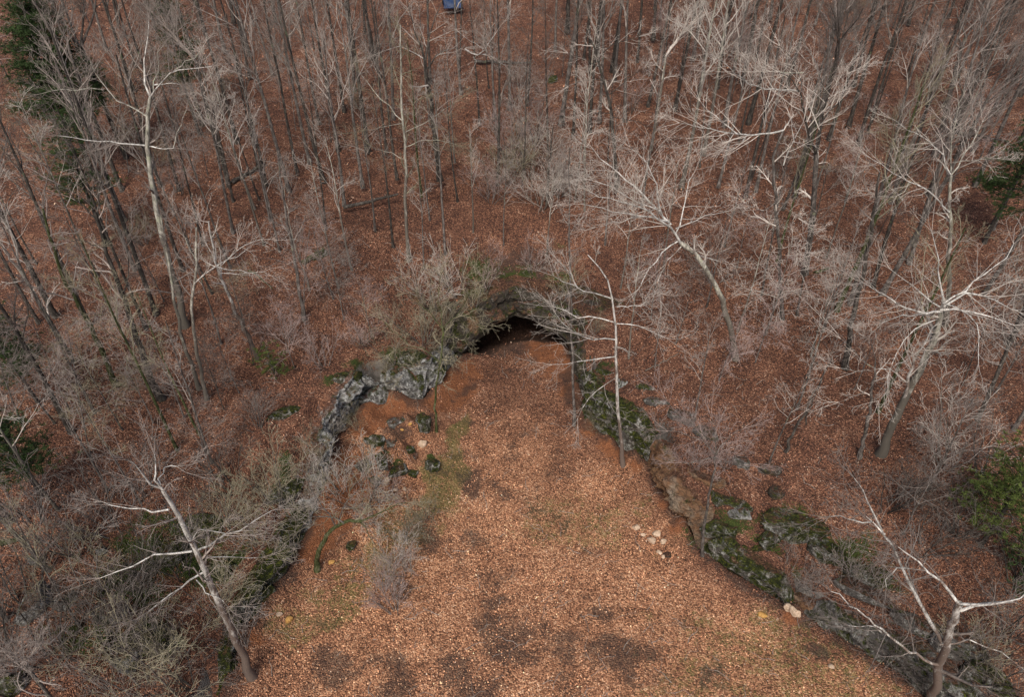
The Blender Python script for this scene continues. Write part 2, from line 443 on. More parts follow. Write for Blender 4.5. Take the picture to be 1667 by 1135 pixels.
def blobs(x, y, L, grow_=1.0):
    m = np.zeros(np.shape(x))
    wx = 1.5 * fbm(x * 0.45, y * 0.45, 0, 701, 4); wy = 1.5 * fbm(x * 0.45, y * 0.45, 5.5, 703, 4)
    for b in L:
        u, v, rx, ry = b[:4]; rx *= grow_; ry *= grow_; a = radians(b[4]) if len(b) > 4 else 0
        cx, cy, _ = on_ground(u, v)
        wk = min(1.0, 0.7 * min(rx, ry)); dx, dy = x - cx + wx * wk, y - cy + wy * wk
        px, py = dx * cos(a) + dy * sin(a), -dx * sin(a) + dy * cos(a)
        m = np.maximum(m, np.clip(1.25 - np.sqrt((px / rx) ** 2 + (py / ry) ** 2), 0, 1))
    return m

D0, HC0 = sdf(XX, YY, POLY_C)
dnoise = fbm(XX * 0.35, YY * 0.35, 0, 41)
meadow = sstep(0.6, -3.0, D0 + 1.8 * dnoise) * (1 - 0.85 * sstep(24, 35, YY + 2 * dnoise))
GRASS = [(750, 700, .4, 1.4), (745, 735, .6, 1.7), (738, 768, .7, 1.4), (722, 800, .9, 1.4), (694, 838, 1.1, 1.2), (655, 880, 1.0, 1.0), (600, 925, 1.3, 1.2), (550, 975, 1.3, 1.4), (490, 1035, 1.3, 1.2), (640, 850, 1.0, .8),
         (1230, 1050, 4.0, 2.2), (1330, 1110, 4.0, 2.0), (1120, 1110, 2.5, 1.6), (950, 850, 3.5, 2.0)]
grass = blobs(XX, YY, GRASS, 1.4) * sstep(1.0, -0.5, D0)
grass = np.clip(grass * 1.3 + 0.6 * fbm(XX * 0.8, YY * 0.8, 0, 57, 4), 0, 1) * (grass > 0.001) * np.where(XX > 0, 0.62, np.where(YY < 24, .72, 1.0))
clay = blobs(XX, YY, [(u, v, r * 1.35, r * 1.15) for u, v, r in CLAYB]) * 1.1
clay = np.maximum(clay, blobs(XX, YY, [(905, 575, 1.8, 1.6), (720, 650, 2.0, .9, 30)]))
DIRT_SHADE = [(630, 1110, 2.2, 1.3, 40), (815, 1050, 2.0, 2.4), (790, 985, 1.2, 1.0), (700, 880, 1.4, 1.0), (765, 880, 1.1, .9), (660, 950, 1.0, 1.6), (560, 1090, 1.8, 1.2), (980, 1010, 1.4, 1.0),
        (1000, 1080, 2.6, 1.5), (820, 800, .7, 1.1), (765, 790, .9, 1.4), (920, 1060, 2.0, 1.4), (1350, 1080, 1.5, .5, -35),
        (840, 560, 3.0, 1.4), (930, 640, .8, 3.0), (745, 640, .6, 2.0, -40), (655, 700, 1.2, .8), (1080, 790, .5, 1.4), (760, 1110, 3, 1.6), (1140, 1100, 1.4, .8),
        (500, 860, .9, 1.0), (470, 940, 1.2, .8), (835, 470, 2.6, 1.6), (800, 490, 2.0, 1.2)]  # entries at and above the cave mouth also paint its shade
dirt_shade = blobs(XX, YY, DIRT_SHADE)
dirt_shade = np.clip(dirt_shade * 1.1 + 0.95 * fbm(XX * 0.8, YY * 0.8, 0, 52, 5) - 0.15 + 0.0, 0, 1) * (dirt_shade > 0.001)
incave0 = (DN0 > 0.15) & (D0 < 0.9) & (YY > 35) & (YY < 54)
dirt_shade = np.where(incave0, 1.0, dirt_shade)  # bare earth on the cave floor, with the shade of its depth painted in
dirt_shade = np.maximum(dirt_shade, 0.8 * sstep(-0.9, -0.1, D0 + 0.5 * fbm(XX * 1.4, YY * 1.4, 0, 58, 3)) * sstep(0.8, 0.3, D0) * (YY < 45))  # darker ground along the foot of the cliffs
dirt_shade = np.maximum(dirt_shade, 0.62 * sstep(0.05, 0.45, fbm(XX * 0.75, YY * 0.75, 0, 51, 5)) * sstep(0.5, -2, D0))
MOSS = [(600, 612, 1.8, .7, 30), (560, 630, 1.5, .8, 30), (630, 735, .9, .45, -60), (650, 755, .8, .4, 30), (690, 680, .5, .6), (705, 748, .4, .5), (645, 575, 1.5, .8), (860, 480, 1.2, .6),
        (310, 860, 2.4, 1.2), (260, 900, 2.5, 1.3), (330, 930, 2.4, 1.2), (420, 980, 1.8, .8, 40), (230, 960, 2.2, 1.4), (180, 1040, 2.5, 1.4), (250, 1040, 2.2, 1.4), (460, 800, 1.6, .8), (400, 900, 2, 1), (480, 770, 1, 1.5),
        (1180, 870, 2.4, 1.0, -15), (1290, 850, 2.2, 1.0), (1250, 930, 2.0, .8, -25), (1380, 890, 1.8, .9, -30), (1430, 940, 2.0, .8, -30), (970, 610, 1.8, .5, -40), (1010, 650, 1.4, .4, -40), (1230, 900, 1.4, .7)]
moss = blobs(XX, YY, MOSS) * 0.9
gy, gx = np.gradient(ZZ, GY, GX)
slopez = np.hypot(gx, gy)
gy, gx = np.gradient(ZN, GY, GX)
slope = np.hypot(gx, gy)
rockm = sstep(0.75, 1.3, slopez) * sstep(1.3, 0.9, D0) * sstep(0.1, 0.5, D0)
cover = np.stack([meadow, grass, clay], -1).reshape(-1, 3)
bare = np.stack([dirt_shade, moss, rockm], -1).reshape(-1, 3)
ny, nx = XX.shape
idx = np.arange(ny * nx).reshape(ny, nx)
quads = np.stack([idx[:-1, :-1], idx[:-1, 1:], idx[1:, 1:], idx[1:, :-1]], -1).reshape(-1, 4)
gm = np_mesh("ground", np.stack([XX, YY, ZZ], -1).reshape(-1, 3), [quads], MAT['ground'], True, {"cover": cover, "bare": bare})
g = link("ground", gm); g["kind"] = "structure"

# ------------------------------------------------------------------ fallen leaves (uncountable: one object)
def lookup(arr, x, y):
    i = np.clip(np.searchsorted(GX, x), 0, len(GX) - 1); j = np.clip(np.searchsorted(GY, y), 0, len(GY) - 1)
    return arr[j, i]

def make_leaves():
    P = []; 
    for (y0, y1, dens, sz) in ((12, 30, 120, 0.036), (30, 44, 75, 0.042), (44, 62, 32, 0.058), (62, 100, 12, 0.082)):
        wl = (y1 * 0.788 + 20) * 0.80 + 2
        n = int((y1 - y0) * 2 * wl * dens)
        x = nrg.uniform(-wl, wl, n); y = nrg.uniform(y0, y1, n)
        u, v = project(x, y, hz(x, y))
        k = (u > -30) & (u < 1700) & (v > -30) & (v < 1170)
        x, y = x[k], y[k]
        sl = lookup(slope, x, y); dm = lookup(dirt_shade, x, y); cm = lookup(clay, x, y); gr = lookup(grass, x, y); mo = lookup(moss, x, y)
        ic = lookup(incave0, x, y) & (lookup(DN0, x, y) < 1.3)
        keep = ((sl < 0.9) | ((sl < 1.8) & (lookup(D0, x, y) > 1.25))) & ~ic & (nrg.random(len(x)) > np.clip(1.5 * dm - 0.35, 0, 0.6) + 0.5 * (cm > 0.6) + 0.5 * gr + 0.7 * (mo > 0.4))
        x, y = x[keep], y[keep]
        P.append(np.stack([x, y, np.full(len(x), sz)], -1))
    P = np.concatenate(P); n = len(P)
    x, y, sz = P[:, 0], P[:, 1], P[:, 2] * nrg.uniform(0.55, 1.25, n)
    z = hz(x, y) + 0.02 + 0.10 * (lookup(incave0, x, y))
    a = nrg.uniform(0, 2 * pi, n); t1 = nrg.normal(0, 0.35, n); t2 = nrg.normal(0, 0.35, n)
    ex = np.stack([np.cos(a), np.sin(a), t1], -1) * sz[:, None]
    ey = np.stack([-np.sin(a), np.cos(a), t2], -1) * (sz * nrg.uniform(0.5, 0.9, n))[:, None]
    c = np.stack([x, y, z], -1)
    V = np.stack([c - ex, c - ey + 0.2 * ex, c + ex, c + ey], 1).reshape(-1, 3)
    F = np.arange(4 * n).reshape(n, 4)
    md = lookup(meadow, x, y)[:, None]
    f = nrg.beta(1.7, 2.0, n)
    def pal(stops):
        p = [s[0] for s in stops]; return np.stack([np.interp(f, p, [s[1][i] for s in stops]) for i in range(3)], -1)
    col = pal(RUST) * (1 - md) + pal(TAN) * md
    col = col * nrg.uniform(0.55, 1.7, (n, 1)) * (1 + 0.6 * fbm(x * 0.45, y * 0.45, 0, 77, 4) + 0.55 * fbm(x * 1.7, y * 1.7, 0, 79, 3))[:, None]
    hi = nrg.random(n) < 0.03
    col[hi] = col[hi] * 0.3 + np.array([0.60, 0.44, 0.32]) * 0.7
    return np_mesh("fallen_leaves", V, [F], MAT['leaf'], False, {"tone": np.repeat(np.clip(col, 0, 1), 4, 0)})
o = link("fallen_leaves", make_leaves()); o["kind"] = "stuff"; o["label"] = "rust and tan fallen leaves covering the clearing and the slopes"; o["category"] = "fallen leaves"

# ------------------------------------------------------------------ cliffs
def resample(pts, step):
    P = np.array(pts, float); seg = np.hypot(*(P[1:, :2] - P[:-1, :2]).T); s = np.concatenate([[0], np.cumsum(seg)])
    n = max(4, int(s[-1] / step)); q = np.linspace(0, s[-1], n)
    R = np.stack([np.interp(q, s, P[:, i]) for i in range(P.shape[1])], -1)
    for _ in range(3):
        R[1:-1, :2] = (R[:-2, :2] + 2 * R[1:-1, :2] + R[2:, :2]) / 4
    return R, q

def cliff(name, label, pts, mat, seed, flip=1, over=0.45, rough=1.0, parent=None):
    R, q = resample(pts, 0.13)
    T = np.gradient(R[:, :2], axis=0); T /= np.linalg.norm(T, axis=1)[:, None]
    for _ in range(14):
        T[1:-1] = (T[:-2] + 2 * T[1:-1] + T[2:]) / 4
    T /= np.linalg.norm(T, axis=1)[:, None]
    N = np.stack([-T[:, 1], T[:, 0]], -1) * flip          # points into the hill
    nv = 44; cap = 14
    rows = []
    H = R[:, 2]
    ends = np.minimum(np.arange(len(q)), np.arange(len(q))[::-1]) * 0.13
    e = sstep(0, 1.2, ends)
    for j in range(nv + cap):
        if j < nv:
            t = j / (nv - 1); z = -0.35 + (H + 0.45) * t; off = over * (1 - t) ** 1.3 + 0.0 * t + 0.45 * max(0, t - 0.86) / 0.14
        else:
            k = (j - nv + 1) / cap; off = 0.45 + 1.5 * k + 0 * H; z = H + 0.10 - 0.0 * k
        off = off + 0 * H
        x = R[:, 0] + N[:, 0] * off; y = R[:, 1] + N[:, 1] * off
        blk = fbm(x * 0.45, y * 0.45, z * 0.35, seed, 3)
        lay = vnoise(q * 0.35, z * 2.6 + 0.4 * fbm(q * 0.2, z * 0, 0, seed + 3), 0.0, seed + 5)
        lay = np.sign(lay) * np.abs(lay) ** 0.5
        cell = np.floor(q * 0.8 + 2 * vnoise(q * 0.3, z * 0.8, 0, seed + 8)) + 31 * np.floor(z * 1.4)
        blc = _hash(cell, cell * 0, cell * 0, seed) - 0.5
        fine = fbm(x * 2.4, y * 2.4, z * 3.0, seed + 9, 3)
        rid = 0.5 - np.abs(fbm(x * 1.1, y * 1.1, z * 1.4, seed + 13, 3)) * 2.2
        crk = np.floor(q * 1.9 + 1.5 * vnoise(q * 0.5, z * 1.5, 0, seed + 18)) + 57 * np.floor(z * 3.1 + 0.3 * vnoise(q * .5, 0 * q, 0, seed + 2))
        bl2 = _hash(crk, crk * 0, crk * 0, seed + 1) - 0.5
        disp = (0.50 * blk + 0.16 * lay + 0.36 * blc + 0.20 * bl2 + 0.28 * rid + 0.10 * fine) * rough
        amt = 1.0 if j < nv else max(0.0, 1 - (j - nv + 1) / cap * 1.2)
        off2 = off - disp * amt * (0.4 + 0.6 * e)
        x = R[:, 0] + N[:, 0] * off2; y = R[:, 1] + N[:, 1] * off2
        zz = z + 0.10 * fine + 0.35 * blc * (1 if j >= nv - 3 else 0) * 0.6
        if j >= nv:
            k = (j - nv + 1) / cap
            zt = terrain(x, y, False)
            zz = zz * (1 - sstep(0.2, 0.85, k)) + (zt - 0.25 * sstep(0.6, 1, k) + 0.02) * sstep(0.2, 0.85, k)
        zz = zz * e + (zz - 1.2) * (1 - e)
        rows.append(np.stack([x, y, zz], -1))
    V = np.array(rows); a, b = V.shape[:2]
    id_ = np.arange(a * b).reshape(a, b)
    F = np.stack([id_[:-1, :-1], id_[:-1, 1:], id_[1:, 1:], id_[1:, :-1]], -1).reshape(-1, 4)
    if flip < 0: F = F[:, ::-1]
    me = np_mesh(name, V.reshape(-1, 3), [F], mat, False)
    me.materials.append(MAT['ground'])
    mi = np.zeros((a - 1, b - 1), np.int32)
    for j in range(nv + 1, a - 1): mi[j] = (j - nv - 1) / 5.0 + 1.2 * fbm(q[:b - 1] * 0.9, j * 0.4, 0, seed + 77, 3) > 0.1
    me.polygons.foreach_set("material_index", mi.ravel())
    o = link(name, me, parent)
    if label: tag(o, label, "cliff")
    return o

cliff("limestone_cliff", "low broken mossy rock bank half hidden by brush along the clearing's lower left edge", LW[1:7], MAT['rock_moss'], 61, 1, 0.25, 0.8)
cliff("limestone_cliff", "narrow white streaked limestone wall above orange clay, left of the rounded buttress", LW[5:11], MAT['rock_bright'], 71, 1, 0.6, 1.25)
cliff("limestone_cliff", "white and grey limestone wall behind the rounded buttress", LW[10:13], MAT['rock_white'], 75, 1, 0.7, 0.9)
cliff("limestone_cliff", "grey rock wall with hanging brush running up to the left side of the cave mouth", LW[12:15], MAT['rock_white'], 81, 1, 0.7, 0.8)
cliff("limestone_cliff", "dark moss covered rock wall with white patches on the right side of the clearing", RW[1:5], MAT['rock_moss'], 91, 1, 0.35, 0.8)
cliff("limestone_cliff", "tan and orange layered rock wall below the mossy face, beside the pale rubble", RW[4:8], MAT['rock_tan'], 101, 1, 0.3, 1.15)
cliff("limestone_cliff", "low mossy ledge wall curving along the clearing's lower right edge", RW[7:11], MAT['rock_moss'], 111, 1, 0.25, 0.8)
cliff("limestone_cliff", "grey bedded rock wall under the white forked tree at the lower right corner", RW[10:], MAT['rock_grey'], 121, 1, 0.25, 0.9)
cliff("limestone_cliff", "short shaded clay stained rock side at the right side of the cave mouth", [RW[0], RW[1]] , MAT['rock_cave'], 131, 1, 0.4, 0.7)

def cave_roof():
    lip_px = [(700, 620, -0.4), (722, 602, 0.0), (742, 588, 0.45), (762, 570, 0.8), (785, 550, 1.0), (810, 530, 1.25), (838, 514, 1.45), (868, 523, 1.25), (897, 538, 1.05), (922, 555, 0.75), (945, 588, 0.0), (972, 612, -0.4)]
    L = []
    for u, v, z in lip_px:
        x, y = at_z(u, v, z); L.append((x, y, z))
    L = np.array(L)
    R, q = resample([tuple(p) for p in L], 0.12)
    R[:, 2] += 0.28 * fbm(q * 0.9, 0 * q, 0, 160, 3) + 0.25 * (_hash(np.floor(q * 1.4), q * 0, q * 0, 9) - 0.5)
    n = len(R)
    rows = []; xc = R[:, 0].mean()
    m1, m2, m3 = 26, 26, 26
    topz = terrain(R[:, 0], R[:, 1] + 0.9, False)
    topz = np.maximum(topz, R[:, 2] + 1.0)
    en = np.minimum(np.arange(n), np.arange(n)[::-1]) * 0.12
    topz = topz - 0.8 * (1 - sstep(0, 1.2, en))
    for j in range(m1):           # top sheet, from deep in the hill to the lip
        k = 1 - j / (m1 - 1)
        y = R[:, 1] + 0.5 + 9.5 * k
        x = R[:, 0] + (R[:, 0] - xc) * 0.5 * sstep(0, 0.15, k)
        ed = sstep(0, 0.16, np.minimum(np.linspace(0, 1, n), np.linspace(1, 0, n)))
        z = terrain(x, y, False) + 0.09 * ed - 0.1 * (1 - ed)
        z = z * sstep(0.0, 0.1, k) + (topz - 0.1) * (1 - sstep(0.0, 0.1, k))
        rows.append(np.stack([x, y, z], -1))
    for j in range(1, m2):        # face
        k = j / (m2 - 1)
        z = topz - 0.1 + (R[:, 2] - topz + 0.1) * k
        y = R[:, 1] + 0.5 - 0.5 * sin(k * pi / 2)
        x = R[:, 0] + 0 * y
        cc = np.floor(x * 1.3 + 1.2 * vnoise(x * 0.6, z * 1.4, 0, 148)) + 41 * np.floor(z * 2.2 + 0.4 * vnoise(x * .7, 0 * x, 0, 149))
        d = 0.45 * fbm(x * 0.6, z * 0.9, 0, 141, 4) + 0.25 * vnoise(x * 0.3, z * 3, 0, 145) + 0.8 * (_hash(cc, cc * 0, cc * 0, 5) - 0.5) + 0.22 * fbm(x * 3, z * 4, 0, 147, 3)
        rows.append(np.stack([x, y - d * sin(k * pi), z + 0.08 * d], -1))
    for j in range(1, m3):        # ceiling
        k = j / (m3 - 1)
        y = R[:, 1] + 9.5 * k
        x = R[:, 0] + (R[:, 0] - xc) * 0.5 * sstep(0, 0.15, k)
        z = R[:, 2] + 0.35 * sin(k * pi) + 0.25 * fbm(x * 0.7, y * 0.7, 0, 151, 4) * min(1, k * 4)
        rows.append(np.stack([x, y, z], -1))
    V = np.array(rows); a, b = V.shape[:2]
    id_ = np.arange(a * b).reshape(a, b)
    F = np.stack([id_[:-1, :-1], id_[:-1, 1:], id_[1:, 1:], id_[1:, :-1]], -1).reshape(-1, 4)[:, ::-1]
    fx = V.reshape(-1, 3)
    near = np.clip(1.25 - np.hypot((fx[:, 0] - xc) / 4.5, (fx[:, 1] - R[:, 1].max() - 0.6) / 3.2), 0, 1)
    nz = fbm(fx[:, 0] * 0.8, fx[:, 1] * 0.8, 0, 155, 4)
    att = np.stack([np.clip(near * 1.1 + 0.5 * nz, 0, 1) * (near > 0), np.clip(near * 0.9 - 0.9 * nz, 0, 1) * (near > 0), 0 * near], -1)  # earth and moss near the lip, also painting the recess above the mouth dark
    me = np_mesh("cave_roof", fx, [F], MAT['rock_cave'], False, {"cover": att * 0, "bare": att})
    me.materials.append(MAT['ground'])
    mi = np.zeros(len(F), np.int32); mi[:(m1 - 4) * (n - 1)] = 1; me.polygons.foreach_set("material_index", mi)
    o = link("cave_roof", me)
    tag(o, "leaf topped rock roof overhanging the dark cave mouth", "cave")
cave_roof()

# ------------------------------------------------------------------ loose rocks and ledges
def cube_sphere(n):
    V = []; F = []
    for ax in range(3):
        for sg in (-1, 1):
            base = len(V)
            for i in range(n + 1):
                for j in range(n + 1):
                    p = [0, 0, 0]; p[ax] = sg; p[(ax + 1) % 3] = -1 + 2 * i / n; p[(ax + 2) % 3] = -1 + 2 * j / n
                    V.append(p)
            for i in range(n):
                for j in range(n):
                    a = base + i * (n + 1) + j; q = [a, a + n + 1, a + n + 2, a + 1]
                    F.append(q if sg > 0 else q[::-1])
    V = np.array(V, float); F = np.array(F)
    key = {}; mp = np.zeros(len(V), int); out = []
    for i, p in enumerate(np.round(V, 5).tolist()):
        t = tuple(p)
        if t not in key: key[t] = len(out); out.append(t)
        mp[i] = key[t]
    return np.array(out), mp[F]
CS = {n: cube_sphere(n) for n in (5, 12, 26)}

def rock_mesh(name, dims, mat, seed, res=26, rough=1.0):
    V, F = CS[res]
    r = np.linalg.norm(V, axis=1)[:, None]
    S = V / r
    P = (0.45 * S + 0.55 * V * 0.80)
    P = P * np.array(dims) / 2 / 0.85
    x, y, z = P.T
    m = min(dims)
    k = 1.0 / max(0.6, max(dims) * 0.5)
    d = (0.55 * fbm(x * k * 1.6, y * k * 1.6, z * k * 2, seed, 3) + 0.25 * fbm(x * 2, y * 2, z * 3.5, seed + 4, 4)) * m * 0.75 * rough
    lay = vnoise(z * 4.5 / max(m, .3) , x * 0.25, y * 0.25, seed + 7); lay = np.sign(lay) * np.abs(lay) ** 0.4
    P = P + S * d[:, None]
    P[:, :2] *= (1 + 0.08 * lay * rough)[:, None]
    RR = np.random.default_rng(seed)
    hd = np.array(dims) / 2
    for k_ in range(16):
        nn = RR.normal(0, 1, 3); nn[2] *= 0.7; nn /= np.linalg.norm(nn)
        dist = np.sqrt(((nn * hd) ** 2).sum()) * RR.uniform(0.62, 0.95)
        P -= nn[None, :] * np.maximum(0, P @ nn - dist)[:, None] * 0.92
    P += S * (0.05 * m * fbm(x * 5, y * 5, z * 8, seed + 9, 3))[:, None]
    return np_mesh(name, P, [F], MAT[mat], False)

